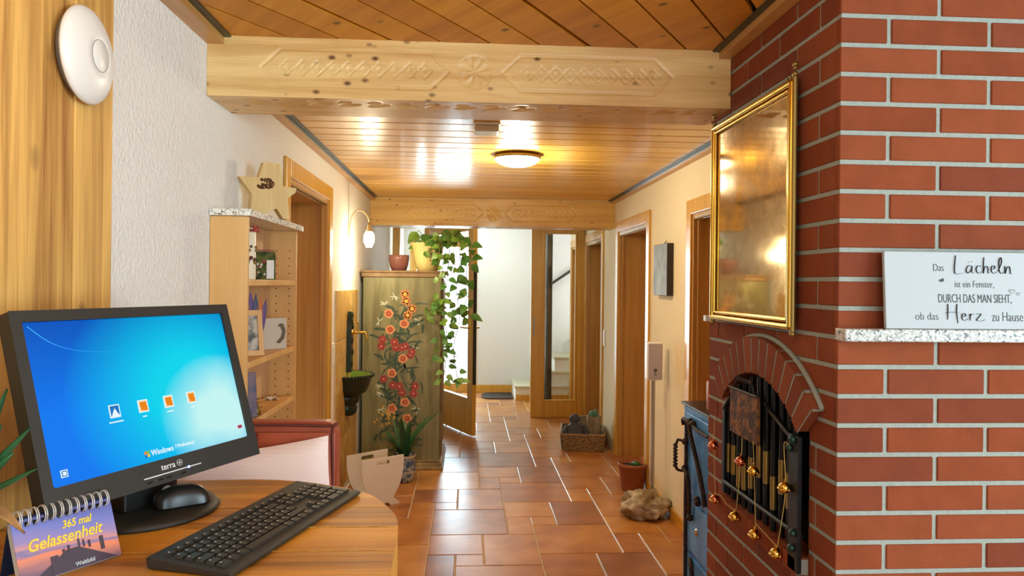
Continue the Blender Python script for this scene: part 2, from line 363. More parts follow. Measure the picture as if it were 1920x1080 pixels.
def wall_y(name, x0, x1, y0, y1, z1, openings, mat):
    """a wall along y between x0 and x1 with door openings (ya, yb, z)"""
    w_ = MB(); y = y0
    for (ya, yb, z) in openings:
        if ya > y: w_.box((x0, y, 0), (x1, ya, z1))
        w_.box((x0, ya, z), (x1, yb, z1)); y = yb
    w_.box((x0, y, 0), (x1, y1, z1)); return struct(w_.build(name, mat))
wall_y('wall_left', XL-.34, XL, -3, YF+.3, 2.45, [(3.44, 4.41, 1.96)], M['plaster'])
wall_y('wall_right', XR, XR+.32, 2.58, 9.0, 2.45, [(3.25, 4.09, 1.88), (5.13, 6.11, 1.92), (6.88, 7.79, 1.92), (8.2, 8.86, 1.92)], M['plaster_warm'])
fw_ = MB(); fw_.box((.11, YF, 0), (2.9, YF+.3, 2.6)); fw_.box((-.845, YF, 2.0), (.11, YF+.3, 2.6)); fw_.box((-.845, YF, 0), (-.76, YF+.3, 2.0))
struct(fw_.build('wall_far', M['hall_white']))
struct(box('wall_stair', (2.6, 9.0, 0), (2.9, YF, 2.6), M['hall_white']))
wb = MB(); wb.box((-.845, -3.2, 0), (-.4, -3, 2.45)); wb.box((2.2, -3.2, 0), (3.3, -3, 2.45)); wb.box((-.4, -3.2, 0), (2.2, -3, .9)); wb.box((-.4, -3.2, 2.2), (2.2, -3, 2.45))
struct(wb.build('wall_back', M['plaster']))
ws = MB(); ws.box((3.2, -3, 0), (3.4, -2, 2.45)); ws.box((3.2, .6, 0), (3.4, 2.6, 2.45)); ws.box((3.2, -2, 0), (3.4, .6, .85)); ws.box((3.2, -2, 2.2), (3.4, .6, 2.45))
struct(ws.build('wall_right_front', M['plaster']))
# front ceiling: boards laid diagonally, every fourth joint open and dark
fc = MB(); fc.box((XL, -3, ZF+.018), (3.2, 2.45, ZF+.06), 3)
ang = rad(33.9); pitch = .1361; nx, ny = cos(ang), -sin(ang); dx, dy = sin(ang), cos(ang)
off0 = -.2575*nx+2.376*ny          # a dark joint meets the beam at u=811
for k in range(-26, 40):
    a0 = off0+k*pitch+(.008 if k % 4 == 0 else .004); a1 = off0+(k+1)*pitch-(.008 if (k+1) % 4 == 0 else .004)
    q = [(a0*nx-8*dx, a0*ny-8*dy), (a0*nx+8*dx, a0*ny+8*dy), (a1*nx+8*dx, a1*ny+8*dy), (a1*nx-8*dx, a1*ny-8*dy)]
    q = clip(q, XL, 3.2, -3, 2.44)
    if len(q) < 3: continue
    n = len(q); vs = [(p[0], p[1], ZF) for p in q]+[(p[0], p[1], ZF+.017) for p in q]
    fc.add(vs, [tuple(range(n)), tuple(range(2*n-1, n-1, -1))]+[(c, (c+1) % n, n+(c+1) % n, n+c) for c in range(n)], k % 3)
struct(fc.build('ceiling_front', M['pine_ceil']+[M['groove']]))
# corridor ceiling: lacquered boards across
cc = MB(); cc.box((XL, 2.62, ZC+.015), (XR, 6.35, ZC+.06), 3)
y = 2.62; k = 0
while y < 6.34:
    y1 = min(y+.1495, 6.35)
    prof = [(y+.004, ZC+.016), (y+.005, ZC+.008), (y+.011, ZC), (y1-.004, ZC), (y1-.001, ZC+.003), (y1-.001, ZC+.016)]
    vs = [(x, p[0], p[1]) for x in (XL, XR) for p in prof]; n = 6
    cc.add(vs, [(c, (c+1) % n, n+(c+1) % n, n+c) for c in range(n)], k % 3); y = y1; k += 1
struct(cc.build('ceiling_corridor', M['pine_gloss']+[M['groove']]))
struct(box('ceiling_hall', (-.845, 6.58, 2.32), (2.9, YF, 2.4), M['hall_white']))
# cornice boards with a dark shadow joint
def cornice(name, xa, xb, y0, y1, z, side, strip=False):
    t = MB(); t.box((min(xa, xb), y0, z-.028), (max(xa, xb), y1, z), 0)
    xg = xb+side*.022; t.box((min(xb, xg), y0, z-.006), (max(xb, xg), y1, z), 1)
    if strip: xs = xb+side*.003; t.box((min(xb, xs), y0, z-.02), (max(xb, xs), y1, z-.008), 2)
    return struct(t.build(name, [M['cornice'], M['groove'], M['chrome_strip']]))
cornice('trim_1', XL, -.79, -2.9, 2.374, ZF, 1); cornice('trim_2', .878, .838, 1.66, 2.374, ZF, -1)
cornice('trim_3', XL, -.805, 2.635, 6.3, ZC, 1, True); cornice('trim_4', XR, 1.255, 2.635, 6.3, ZC, -1, True)
struct(box('baseboard_right', (XR-.014, 3.4, 0), (XR, 5.04, .075), M['door_wood'], bevel=.003))
struct(box('baseboard_far', (.11, YF-.016, 0), (.66, YF, .1), M['door_wood'], bevel=.003))
struct(box('baseboard_left', (XL, 2.0, 0), (XL+.014, 3.35, .075), M['door_wood'], bevel=.003))

def doorway(name, xw, sd, ya, yb, z, depth=.30, cw=.085, leaf=True, handle=False):
    """wood lined doorway in a wall face x = xw; sd = +1 when the corridor lies at greater x"""
    r = bpy.data.objects.new(name, None); COL.objects.link(r); r['kind'] = 'structure'; FR[name] = Matrix(); FR[r.name] = Matrix()
    t = .016; c = MB(); xs = sorted((xw, xw+sd*t))
    c.box((xs[0], ya-cw, 0), (xs[1], ya, z+cw)); c.box((xs[0], yb, 0), (xs[1], yb+cw, z+cw)); c.box((xs[0], ya, z), (xs[1], yb, z+cw))
    c.build('casing', M['door_wood'], r, bevel=.004)
    j = MB(); xj = sorted((xw+sd*.004, xw-sd*depth))
    j.box((xj[0], ya, 0), (xj[1], ya+.022, z)); j.box((xj[0], yb-.022, 0), (xj[1], yb, z)); j.box((xj[0], ya+.022, z-.022), (xj[1], yb-.022, z))
    xq = sorted((xw-sd*.02, xw-sd*.034)); j.box((xq[0], yb-.034, 0), (xq[1], yb-.022, z-.022)); j.box((xq[0], ya+.022, z-.034), (xq[1], yb-.022, z-.022))
    j.build('jamb', M['door_dark'], r, bevel=.002)
    s_ = MB(); xk = sorted((xw+sd*.003, xw-sd*.012)); s_.box((xk[0], ya+.05, z-.031), (xk[1], yb-.03, z-.0225)); s_.build('seal', M['brass_dull'], r)
    if leaf:
        xd = sorted((xw-sd*depth, xw-sd*(depth-.04))); lf = box('door_leaf', (xd[0], ya+.022, .005), (xd[1], yb-.022, z-.022), M['door_wood'], r)
    return r
doorway('door_1', XL, 1, 3.44, 4.41, 1.96)
doorway('door_2', XR, -1, 3.25, 4.09, 1.88, depth=.28)
doorway('door_3', XR, -1, 5.13, 6.11, 1.92, depth=.28)
doorway('door_4', XR, -1, 6.88, 7.79, 1.92, depth=.28)
doorway('door_5', XR, -1, 8.2, 8.86, 1.92, depth=.28)

# glazed partition at the end of the corridor
pr = bpy.data.objects.new('window_1', None); COL.objects.link(pr); pr['kind'] = 'structure'; FR['window_1'] = Matrix()
f = MB()
f.box((-.815, YP, 0), (-.735, YP+.06, 2.3)); f.box((-.735, YP, 2.06), (-.47, YP+.06, 2.12)); f.box((-.735, YP, 0), (-.47, YP+.06, .2)); f.box((-.47, YP, 0), (-.415, YP+.06, 2.3))
f.build('window_frame', M['door_wood'], pr, bevel=.004)
box('glass_pane', (-.735, YP+.024, .2), (-.47, YP+.03, 2.06), M['pane'], pr)
box('transom', (-.84, YP, 2.12), (1.3, YP+.06, 2.32), M['hall_white'], pr)
# fixed glazed leaf right of the passage
gr = bpy.data.objects.new('window_2', None); COL.objects.link(gr); gr['kind'] = 'structure'; FR['window_2'] = Matrix()
f = MB(); f.box((.703, YP-.02, .0), (.858, YP+.045, 2.12)); f.box((1.215, YP-.02, .0), (1.296, YP+.045, 2.12)); f.box((.858, YP-.02, .0), (1.215, YP+.045, .17)); f.box((.858, YP-.02, 2.02), (1.215, YP+.045, 2.12))
f.box((.858, YP-.008, .17), (1.215, YP+.03, .19)); f.box((1.19, YP-.008, .19), (1.215, YP+.03, 2.02))
f.build('window_frame', M['door_wood'], gr, bevel=.005)
box('glass_pane', (.858, YP+.008, .19), (1.19, YP+.014, 2.02), M['pane'], gr)
box('pull_handle', (.728, YP-.026, .9), (.742, YP-.018, 1.1), M['chrome_strip'], gr, bevel=.002)
# glazed outside door in the far wall: bright daylight behind
hr = bpy.data.objects.new('window_3', None); COL.objects.link(hr); hr['kind'] = 'structure'; FR['window_3'] = Matrix()
f = MB(); f.box((-.765, YF-.02, 0), (-.68, YF+.08, 2.04)); f.box((.02, YF-.02, 0), (.125, YF+.08, 2.04)); f.box((-.68, YF-.02, 1.95), (.02, YF+.08, 2.04)); f.box((-.68, YF-.02, 0), (.02, YF+.08, .12))
f.build('window_frame', M['door_wood'], hr, bevel=.005)
box('glass_pane', (-.68, YF+.02, .12), (.02, YF+.026, 1.95), M['pane'], hr)
struct(box('ground_outside', (-6, 10.02, -.3), (6, 16, -.05), M['hall_white']))

# ------------------------------------------------------------------ open glazed door leaf (swung into the corridor)
hx, hy = -.41, 7.88; ex, ey = .076, 6.87
L = sqrt((ex-hx)**2+(ey-hy)**2); rz = atan2(ey-hy, ex-hx)
r = thing('glazed_door', 'open glazed door with wooden bottom panel standing ajar beside the painted wardrobe', 'door', (hx, hy, 0), rz)
f = MB(); f.box((0, -.022, .012), (.11, .022, 2.08)); f.box((L-.11, -.022, .012), (L, .022, 2.08)); f.box((.11, -.022, 1.97), (L-.11, .022, 2.08)); f.box((.11, -.022, .012), (L-.11, .022, .36))
f.build('door_frame', M['door_wood'], r, local=True, bevel=.004)
MB().box((.11, -.004, .36), (L-.11, .004, 1.97)).build('glass_pane', M['pane'], r, local=True)
h = MB(); h.box((L-.075, .022, .9), (L-.035, .028, 1.12)); h.tube([(L-.055, .028, 1.04), (L-.055, .07, 1.04), (L-.17, .07, 1.04)], .009)
h.box((L-.075, -.028, .9), (L-.035, -.022, 1.12)); h.tube([(L-.055, -.028, 1.04), (L-.055, -.07, 1.04), (L-.17, -.07, 1.04)], .009)
h.build('door_handle', M['brass'], r, local=True, bevel=.002)
MB().box((L-.001, -.018, .5), (L+.0015, .018, 1.6)).build('lock_strip', M['steel_dark'], r, local=True)

# ------------------------------------------------------------------ carved beams
def seg_d(px, pz, ax, az, bx, bz):
    vx, vz = bx-ax, bz-az; t = max(0, min(1, ((px-ax)*vx+(pz-az)*vz)/(vx*vx+vz*vz)))
    return sqrt((px-ax-t*vx)**2+(pz-az-t*vz)**2)
def beam(name, label, x0, x1, y0, y1, z0, z1, mat, sc=1.):
    r = thing(name, label, 'beam', ((x0+x1)/2, y0, z0))
    Lx = x1-x0; Hh = z1-z0; zc = Hh*.5
    cxm = Lx*.5; hexes = [(cxm-.69*sc, cxm-.084*sc), (cxm+.091*sc, cxm+.663*sc)]
    dia = []
    for (a, b) in hexes:
        n = 10; lo, hi = a+.083*sc, b-(.08 if a < cxm else .063)*sc
        dia += [lo+(hi-lo)*i/(n-1) for i in range(n)]
    hh, dr = .058*Hh/.195, .0255*Hh/.195
    def depth(x, z):
        d = 0
        for c in dia:
            q = abs(x-c)/(.0245*sc)+abs(z-zc)/dr
            if q < .82: d = max(d, .0035*(.82-q)/.82)
            elif q < 1.06: d = max(d, .0032)
        for (a, b) in hexes:
            k = .062*sc
            pts = [(a, zc), (a+k, zc+hh), (b-k, zc+hh), (b, zc), (b-k, zc-hh), (a+k, zc-hh)]
            for i in range(6):
                q = seg_d(x, z, *pts[i-1], *pts[i])
                if q < .0045: d = max(d, .0035*(1-q/.0045)+.001)
        rx, rz_ = (x-cxm)/sc, (z-zc)*(.195/Hh)
        rr = sqrt(rx*rx+rz_*rz_)
        if rr < .056:
            an = atan2(rz_, rx); d = max(d, .0015+.005*max(0, 1-abs(((an/(pi/4)) % 1)-.5)*2.6)*min(1, (.054-rr)/.02) if rr < .054 else .003)
        return d
    m = MB(); nu, nv = int(Lx/.004), int(Hh/.004)
    m.grid(lambda u, v: (x0+Lx*u, y0+depth(Lx*u, Hh*v), z0+Hh*v), nu, nv)
    W = y1-y0; nb = int(Lx/.098)
    def under(x, yy):
        d = 0
        if .1 < x < Lx-.1:
            q = ((x-.1) % .098)/.098-.5; ry = (yy-.085)/.04+q*.9
            e = (q/.42)**2+(ry/.5)**2
            if e < 1: d = .011*(1-e)
            ry2 = (yy-.045)/.016+q*1.2
            e2 = ((q+.12)/.25)**2+ry2**2
            if e2 < 1: d = max(d, .009*(1-e2))
        return d
    m.grid(lambda u, v: (x0+Lx*u, y0+W*v, z0+under(Lx*u, W*v)), nu, max(8, int(W/.006)))
    m.add([(x0, y0, z1), (x1, y0, z1), (x1, y1, z1), (x0, y1, z1), (x1, y1, z0), (x0, y1, z0), (x0, y0, z0), (x1, y0, z0)], [(0, 1, 2, 3), (3, 2, 4, 5), (0, 3, 5, 6), (1, 7, 4, 2)])
    m.build('carved_timber', mat, r)
    return r
beam('ceiling_beam', 'large pale pine ceiling beam with carved diamonds and a rosette, nearest the camera', XL+.001, .879, 2.376, 2.63, 2.066, 2.262, M['pine_beam'])
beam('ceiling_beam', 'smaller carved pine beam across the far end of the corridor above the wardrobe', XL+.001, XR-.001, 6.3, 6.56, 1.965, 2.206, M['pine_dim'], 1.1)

# weathered boards cladding the near left wall
r = thing('wooden_cladding', 'weathered knotty pine boards cladding the left wall behind the monitor', 'wall cladding', (XL, 1.2, 0))
b = MB(); ys = [1.745, 1.70, 1.575, 1.46, 1.33, 1.2, 1.06, .92, .78]
for i in range(len(ys)-1): b.box((XL+.0005, ys[i+1]+.002, .0), (XL+.012+.003*(i % 2), ys[i]-.001, 2.23))
b.build('boards', M['pine_old'], r, bevel=.003)

# ------------------------------------------------------------------ brick chimney
CX0, CY0, CY1 = .88, 1.66, 2.57
ch = thing('brick_chimney', 'red brick chimney with pale mortar joints on the right side of the room', 'chimney', (1.4, 2.1, 0))
OY0, OY1, OZ0, OZ1 = 1.80, 2.36, .745, 1.21
c = MB(); e = .004; xi = CX0+e; X2 = 2.3
c.box((CX0+.32, CY0+e, 0), (X2, CY1-e, 2.258)); c.box((xi, CY0+e, 0), (CX0+.32, OY0, 2.258)); c.box((xi, OY1, 0), (CX0+.32, CY1-e, 2.258))
c.box((xi, OY0, 0), (CX0+.32, OY1, OZ0)); c.box((xi, OY0, OZ1), (CX0+.32, OY1, 2.258))
c.build('mortar_core', M['mortar'], ch)
bk = MB(); CP = .0698; mg = .0056; br = random.Random(5); DB = .02
def rnd_k(): return br.choice([0, 0, 0, 1, 1, 2, 3, 3, 4])
z = 1.0-15*CP; row = 1
while z < 2.25:
    za, zb = max(z+mg, 0.001), min(z+CP-mg, 2.257)
    head = row % 2 == 1         # header at the corner on the front face
    if zb-za > .01:
        # front face bricks along x
        x = CX0; first = True
        while x < X2-.02:
            ln = (.1155 if head else .24) if first else .24
            xa, xb = x, min(x+ln, X2)
            bk.box((xa if first else xa, CY0, za), (xb, CY0+DB, zb), rnd_k()); x = xb+.0105; first = False
        # left face bricks along y
        y = CY0; first = True
        while y < CY1-.02:
            ln = (.228 if head else .1) if first else .2245
            ya, yb = y, min(y+ln, CY1); k = rnd_k()
            segs = [(ya, yb)]
            if zb > OZ0 and za < OZ1:
                segs = []
                if ya < OY0-.003: segs.append((ya, min(yb, OY0-.003)))
                if yb > OY1+.003: segs.append((max(ya, OY1+.003), yb))
            for (a, b_) in segs: bk.box((CX0, a+(DB if first else 0), za), (CX0+DB, b_, zb), k)
            y = yb+.0105; first = False
        bk.box((CX0+DB, CY1-DB, za), (X2, CY1, zb), 0)
    z += CP; row += 1
bk.build('bricks', M['bricks'], ch, bevel=.0022, seg=1)
# arch of soldier bricks, standing proud of the face
AY, AZ, RO, RI = 2.08, .833, .486, .379
ar = MB(); am = MB(); na = 13; A0, A1 = rad(43), rad(137); xp = .85
for i in range(na):
    a = A0+(A1-A0)*i/na+.013; b_ = A0+(A1-A0)*(i+1)/na-.013
    pts = [(AY-cos(t)*rr, AZ+sin(t)*rr) for rr, t in ((RI, a), (RO, a), (RO, (a+b_)/2), (RO, b_), (RI, b_), (RI, (a+b_)/2))]
    vs = [(xx, p[0], p[1]) for xx in (xp, CX0+.1) for p in pts]
    ar.add(vs, [(0, 1, 2, 3, 4, 5), (11, 10, 9, 8, 7, 6)]+[(q, (q+1) % 6, 6+(q+1) % 6, 6+q) for q in range(6)], br.choice([0, 1, 3, 4]))
am.grid(lambda u, v: (xp+.0012, AY-cos(A0+(A1-A0)*u)*(RI+.003+(RO-RI-.006)*v), AZ+sin(A0+(A1-A0)*u)*(RI+.003+(RO-RI-.006)*v)), 40, 1)
am.grid(lambda u, v: (xp+.004+(CX0+.09-xp)*v, AY-cos(A0+(A1-A0)*u)*(RO-.004), AZ+sin(A0+(A1-A0)*u)*(RO-.004)), 40, 1)
am.tube([(CX0-.004, AY-cos(A0+(A1-A0)*q/30)*(RO+.004), AZ+sin(A0+(A1-A0)*q/30)*(RO+.004)) for q in range(31)], .0075, 6)
a_ = ar.build('brick_arch', M['bricks'], ch, bevel=.0015, seg=1); am.build('arch_mortar', M['mortar'], a_)
# sill of soldier bricks
sl = MB()
for i in range(7):
    ya = 1.795+i*.0815; sl.box((.846, ya+.003, .727), (CX0+.05, ya+.0785, .772), br.choice([0, 1, 3, 4]))
s_ = sl.build('brick_sill', M['bricks'], ch, bevel=.002, seg=1)
box('sill_mortar', (.85, 1.796, .73), (CX0+.05, 2.365, .769), M['mortar'], s_)
fb = MB(); fb.box((CX0+.27, OY0, OZ0), (CX0+.3, OY1, OZ1)); fb.box((CX0+.03, OY0, OZ0), (CX0+.3, OY0+.006, OZ1)); fb.box((CX0+.03, OY1-.006, OZ0), (CX0+.3, OY1, OZ1)); fb.box((CX0+.03, OY0, OZ1-.006), (CX0+.3, OY1, OZ1)); fb.box((CX0+.03, OY0, OZ0), (CX0+.3, OY1, OZ0+.006))
fb.build('firebox', M['black'], ch)

# iron grille in the opening
gq = thing('fireplace_grille', 'black iron bar grille with brass collars filling the arched fireplace opening', 'grille', (.872, 2.08, .745))
for a_, b_ in (((.846, 1.786, .735), (.858, 1.842, 1.085)), ((.858, 2.345, .78), (.868, 2.368, 1.07))): box('side_plate', a_, b_, M['iron'], gq, bevel=.002)
bars = [2.353, 2.301, 2.257, 2.211, 2.159, 2.099, 2.048, 1.998, 1.944, 1.896, 1.86]
for i, yb in enumerate(bars):
    zt = AZ+sqrt(max(.01, (RI-.01)**2-(yb-AY)**2)); bm_ = MB(); bm_.tube([(.876, yb, .776), (.876, yb, zt)], .0085, 10)
    o = bm_.build('bar', M['iron'], gq)
    zc = [.9, .905, .875, .88, .9, .95, .945, .885, .945, .92, 0][i]
    if zc: MB().tube([(.876, yb, zc-.05), (.876, yb, zc+.045)], .0098, 12).build('brass_collar', M['brass_dull'], o)
    zc2 = [0, 0, 0, 0, 0, 1.06, 0, 0, 0, 0, 0][i]
for (ya, za, yb, zb) in ((2.358, .818, 1.8, .826), (2.36, 1.06, 2.30, 1.11), (2.03, 1.128, 1.83, 1.06)):
    MB().tube([(.862, ya, za), (.862, yb, zb)], .007, 8).build('cross_rail', M['iron'], gq)
kg = plain('knob_green', srgb(30, 66, 60), .3, .4)
for (yy, zz) in ((1.812, 1.075), (1.812, .795), (1.806, .835), (1.83, 1.05)): MB().ball((.844, yy, zz), .011, 12, 8).build('knob', kg, gq)
# amber relief plaque in front of the bars
pl = thing('relief_plaque', 'small amber brown relief plaque hanging in the fireplace arch', 'plaque', (.85, 2.13, 1.0))
q = MB(); q.box((.838, 2.025, 1.008), (.847, 2.245, 1.15)); pb = q.build('plaque_body', two('amber', srgb(62, 32, 12), srgb(160, 98, 26), 34, .42, .7, .75, .0, .5, dist=.8), pl, bevel=.003)
q = MB(); q.tube([(.836, 2.245, 1.15), (.836, 2.025, 1.15)], .004, 6); q.tube([(.84, 2.22, 1.15), (.846, 2.19, 1.19)], .002, 5); q.tube([(.84, 2.05, 1.15), (.846, 2.09, 1.19)], .002, 5)
for i in range(9): q.tube(smooth_path([(.84, 2.2-i*.014, 1.178), (.838, 2.193-i*.014, 1.19), (.842, 2.188-i*.014, 1.176)], 4), .0025, 5)
q.build('wire_hanger', M['rust_iron'], pl)

# jingle bells on cords
bells = [(.832, 2.375, .933, 'copper', 'copper jingle bell hanging at the far upper edge of the grille'), (.832, 2.133, .939, 'copper', 'rosy copper jingle bell hanging just below the amber plaque'),
         (.832, 2.034, .935, 'gold_bell', 'golden jingle bell hanging right of the rosy one in mid grille'), (.832, 1.83, .945, 'gold_bell', 'golden jingle bell on a cord tied at the near knob of the grille'),
         (.832, 2.355, .757, 'copper', 'copper jingle bell lowest at the far end of the sill'), (.83, 2.173, .758, 'gold_bell', 'golden jingle bell on the sill, second from the far end'),
         (.83, 2.018, .757, 'gold_bell', 'golden jingle bell on the middle of the brick sill'), (.83, 1.874, .757, 'gold_bell', 'jingle bell on the brick sill nearest the camera')]
for (x, y, z, m_, lab) in bells:
    b = thing('jingle_bell', lab, 'bell', (x, y, z), group='jingle bells on the grille')
    R_ = .0155; MB().ball((x, y, z), R_, 18, 12).build('bell_body', M[m_], b)
    q = MB(); q.tube([(x+R_*1.03*cos(t*pi/12), y+R_*1.03*sin(t*pi/12), z-.002) for t in range(25)], .0022, 6, caps=False)
    q.tube([(x, y+.004*cos(t*pi/6), z+R_+.003+.004*sin(t*pi/6)) for t in range(13)], .0012, 5, caps=False)
    for t in range(5): q.ball((x+R_*cos(t*2*pi/5), y+R_*sin(t*2*pi/5), z-.003), .0042, 8, 6)
    q.build('rim', M['gold_bell' if z < .8 else m_], b)
cdm = plain('cord', srgb(206, 176, 96), .6)
def cord(label, pts):
    tag(MB().tube(smooth_path(pts, 8), .0012, 5).build('bell_cord', cdm), label, 'cord', 'bell cords')
cord('gold cord dropping from the plaque past the golden bell to the sill', [(.834, 2.045, 1.02), (.834, 2.036, .955), (.834, 2.034, .93), (.834, 2.022, .8), (.834, 2.018, .775)])
cord('gold cord looped over the near knob and down past a golden bell', [(.834, 1.812, 1.06), (.834, 1.84, 1.055), (.834, 1.83, .965), (.834, 1.836, .9), (.834, 1.874, .775)])
cord('gold cord strung along the sill between the two nearest bells', [(.832, 2.018, .79), (.832, 1.95, .783), (.832, 1.874, .775)])
cord('gold cord strung along the sill between the two farthest bells', [(.832, 2.355, .775), (.832, 2.3, .785), (.832, 2.25, .775), (.832, 2.173, .775)])
cord('thin cord from the plaque down past the rosy copper bell', [(.834, 2.13, 1.01), (.834, 2.133, .957), (.834, 2.15, .86), (.834, 2.173, .775)])
cord('gold cord hanging down the far edge of the grille', [(.834, 2.37, 1.03), (.834, 2.375, .95), (.834, 2.37, .87), (.834, 2.355, .775)])

# granite shelf with sign
sh = MB().box((.873, 1.612, 1.343), (2.2, 1.6598, 1.373)).build('granite_shelf', M['granite'], bevel=.003); tag(sh, 'speckled grey granite shelf let into the front of the brick chimney', 'shelf')
sg = thing('wall_sign', 'white board sign with black German handwriting standing on the granite shelf', 'sign', (1.18, 1.625, 1.373), 0, rad(-4))
MB().box((-.205, -.006, .0005), (.205, .004, .182)).build('board', M['sign_white'], sg, local=True, bevel=.0015)
lt = MB(); TS = lambda x, z: Matrix.Translation(V((x, -.0066, z)))
def put(txt, size, x, z, **k): v_, f_ = text_mesh(txt, size, TS(x, z), **k); lt.add(v_, f_)
def strokes(lines, sx, sz, ox_, oz_, wd):
    for ln in lines:
        pts = smooth_path([(ox_+p[0]*sx, -.0066, oz_+p[1]*sz) for p in ln], 5); n = len(pts); rr = [wd*(.62+.38*sin(pi*i/(n-1)+.4)) for i in range(n)]
        lt.tube(pts, rr, 6, flat=.15)
# hand-lettered words drawn as brush strokes (unit: x-height 1)
LA = [[(.1, 2.3), (-.05, 1.2), (-.1, .1), (.2, -.1), (1., .0)],                                                     # L
      [(2.0, .9), (1.6, 1.0), (1.3, .4), (1.5, 0), (1.9, .4), (2.05, .95), (2.0, .2), (2.25, 0)], [(1.62, 1.45), (1.66, 1.5)], [(1.98, 1.5), (2.02, 1.55)],
      [(3.1, .9), (2.75, 1.0), (2.5, .5), (2.75, 0), (3.2, .2)],                                                      # c
      [(3.5, 2.1), (3.4, 1), (3.35, 0), (3.5, .7), (3.8, .95), (3.95, .6), (3.95, .05), (4.15, 0)],                   # h
      [(4.35, .5), (4.75, .65), (4.7, 1.0), (4.4, .9), (4.35, .3), (4.65, 0), (5.05, .25)],                           # e
      [(5.15, .3), (5.6, 1.4), (5.55, 2.1), (5.3, 1.6), (5.3, .4), (5.55, 0), (5.8, .2)],                             # l
      [(6.0, 1.0), (6.0, 0), (6.2, .7), (6.5, .95), (6.62, .5), (6.65, 0), (6.9, .0)]]                               # n
strokes(LA, .0204, .0182, -.033, .132, .0031)
HZ = [[(.1, 2.4), (.05, 1.2), (.0, .1)], [(1.3, 2.4), (1.2, 1.2), (1.35, -.4)], [(-.3, 1.1), (.6, 1.2), (1.6, 1.15)],
      [(1.9, .5), (2.35, .65), (2.3, 1.0), (1.95, .9), (1.9, .3), (2.25, 0), (2.7, .3)], [(2.95, 1.0), (2.95, 0)], [(2.95, .55), (3.2, .95), (3.5, .9)],
      [(3.75, .95), (4.4, .95), (3.8, .05), (4.6, .0), (4.9, .15)]]
strokes(HZ, .0186, .0162, -.056, .0205, .0030)
put('Das', .0245, -.074, .1365, xs=.72, offset=-.0004, depth=.0003); put('ist ein Fenster,', .0235, .013, .0985, xs=.70, offset=-.0004, depth=.0003)
put('DURCH DAS MAN SIEHT,', .0295, .013, .0625, xs=.55, offset=-.0003, depth=.0003)
put('ob das', .026, -.106, .0215, xs=.84, offset=-.0005, depth=.0003); put('zu Hause ist', .032, .0525, .0195, xs=.66, offset=-.0005, depth=.0003, align='LEFT')
heart = [(0, 0), (-.55, .5), (-.35, .85), (0, .6), (.35, .85), (.55, .5), (0, 0)]
strokes([heart], .0125, .0125, .105, .0845, .0007); strokes([heart], .009, .009, .1205, .080, .0006)
lt.prism([(-.067+x*.0075, .1105+z_*.0075) for x, z_ in ((0, 0), (-.9, .3), (-.7, .85), (-.1, .9), (.3, 1.3), (.8, .9), (.7, .3))], .0004, TS(0, 0))
lt.build('lettering', M['ink'], sg, local=True)

# brass framed old mirror on the chimney
mi = thing('wall_mirror', 'tall antique mirror in a brass frame hanging on the brick chimney', 'mirror', (.872, 1.862, 1.36))
my0, my1, mz0, mz1 = 1.862, 2.452, 1.362, 2.012
def foxed():
    m, N, L_, p = nm('foxed_mirror'); tc = N.new('ShaderNodeTexCoord')
    n = N.new('ShaderNodeTexNoise'); n.inputs['Scale'].default_value = 6; n.inputs['Detail'].default_value = 10; n.inputs['Roughness'].default_value = .7; L_.new(tc.outputs['Object'], n.inputs['Vector'])
    r = N.new('ShaderNodeValToRGB'); e = r.color_ramp.elements; e[0].position = .36; e[0].color = srgb(178, 148, 102); e[1].position = .66; e[1].color = srgb(238, 222, 188); L_.new(n.outputs['Fac'], r.inputs[0]); L_.new(r.outputs[0], p.inputs['Base Color'])
    mr = N.new('ShaderNodeMapRange'); mr.inputs[1].default_value = .3; mr.inputs[2].default_value = .7; mr.inputs[3].default_value = .1; mr.inputs[4].default_value = .03; L_.new(n.outputs['Fac'], mr.inputs[0]); L_.new(mr.outputs[0], p.inputs['Roughness'])
    m2 = N.new('ShaderNodeMapRange'); m2.inputs[1].default_value = .32; m2.inputs[2].default_value = .56; m2.inputs[3].default_value = .45; m2.inputs[4].default_value = 1; L_.new(n.outputs['Fac'], m2.inputs[0]); L_.new(m2.outputs[0], p.inputs['Metallic'])
    return m
MB().box((.862, my0+.012, mz0+.012), (.878, my1-.012, mz1-.012)).build('mirror_glass', foxed(), mi)
fr = MB(); X_ = .856
def rail(a, b, rr): fr.tube([a, b], rr, 10)
for d_, rr in ((0, .0095), (.017, .005)):
    for (a, b) in (((X_, my0+d_, mz0+d_), (X_, my0+d_, mz1-d_)), ((X_, my1-d_, mz0+d_), (X_, my1-d_, mz1-d_)), ((X_, my0+d_, mz0+d_), (X_, my1-d_, mz0+d_)), ((X_, my0+d_, mz1-d_), (X_, my1-d_, mz1-d_))): rail(a, b, rr)
fr.build('frame', M['brass'], mi)
for yy in (my0-.008, my1+.008):
    po = MB(); po.tube([(.86, yy, mz0-.012), (.86, yy, mz1+.012)], .0075, 10)
    for zz, rr in ((mz0-.018, .009), (mz1+.02, .008), (mz1+.036, .0055), (mz1+.046, .008)): po.ball((.86, yy, zz), rr, 12, 8)
    po.build('side_post', M['brass_dull'], mi)
MB().tube([(.862, my0+.03+.012*cos(t*pi/8), mz1+.012+.012*sin(t*pi/8)) for t in range(17)], .0025, 6, caps=False).build('hanging_ring', M['brass_dull'], mi)
mi.rotation_euler.z = rad(.6)      # hangs slightly askew from the wall

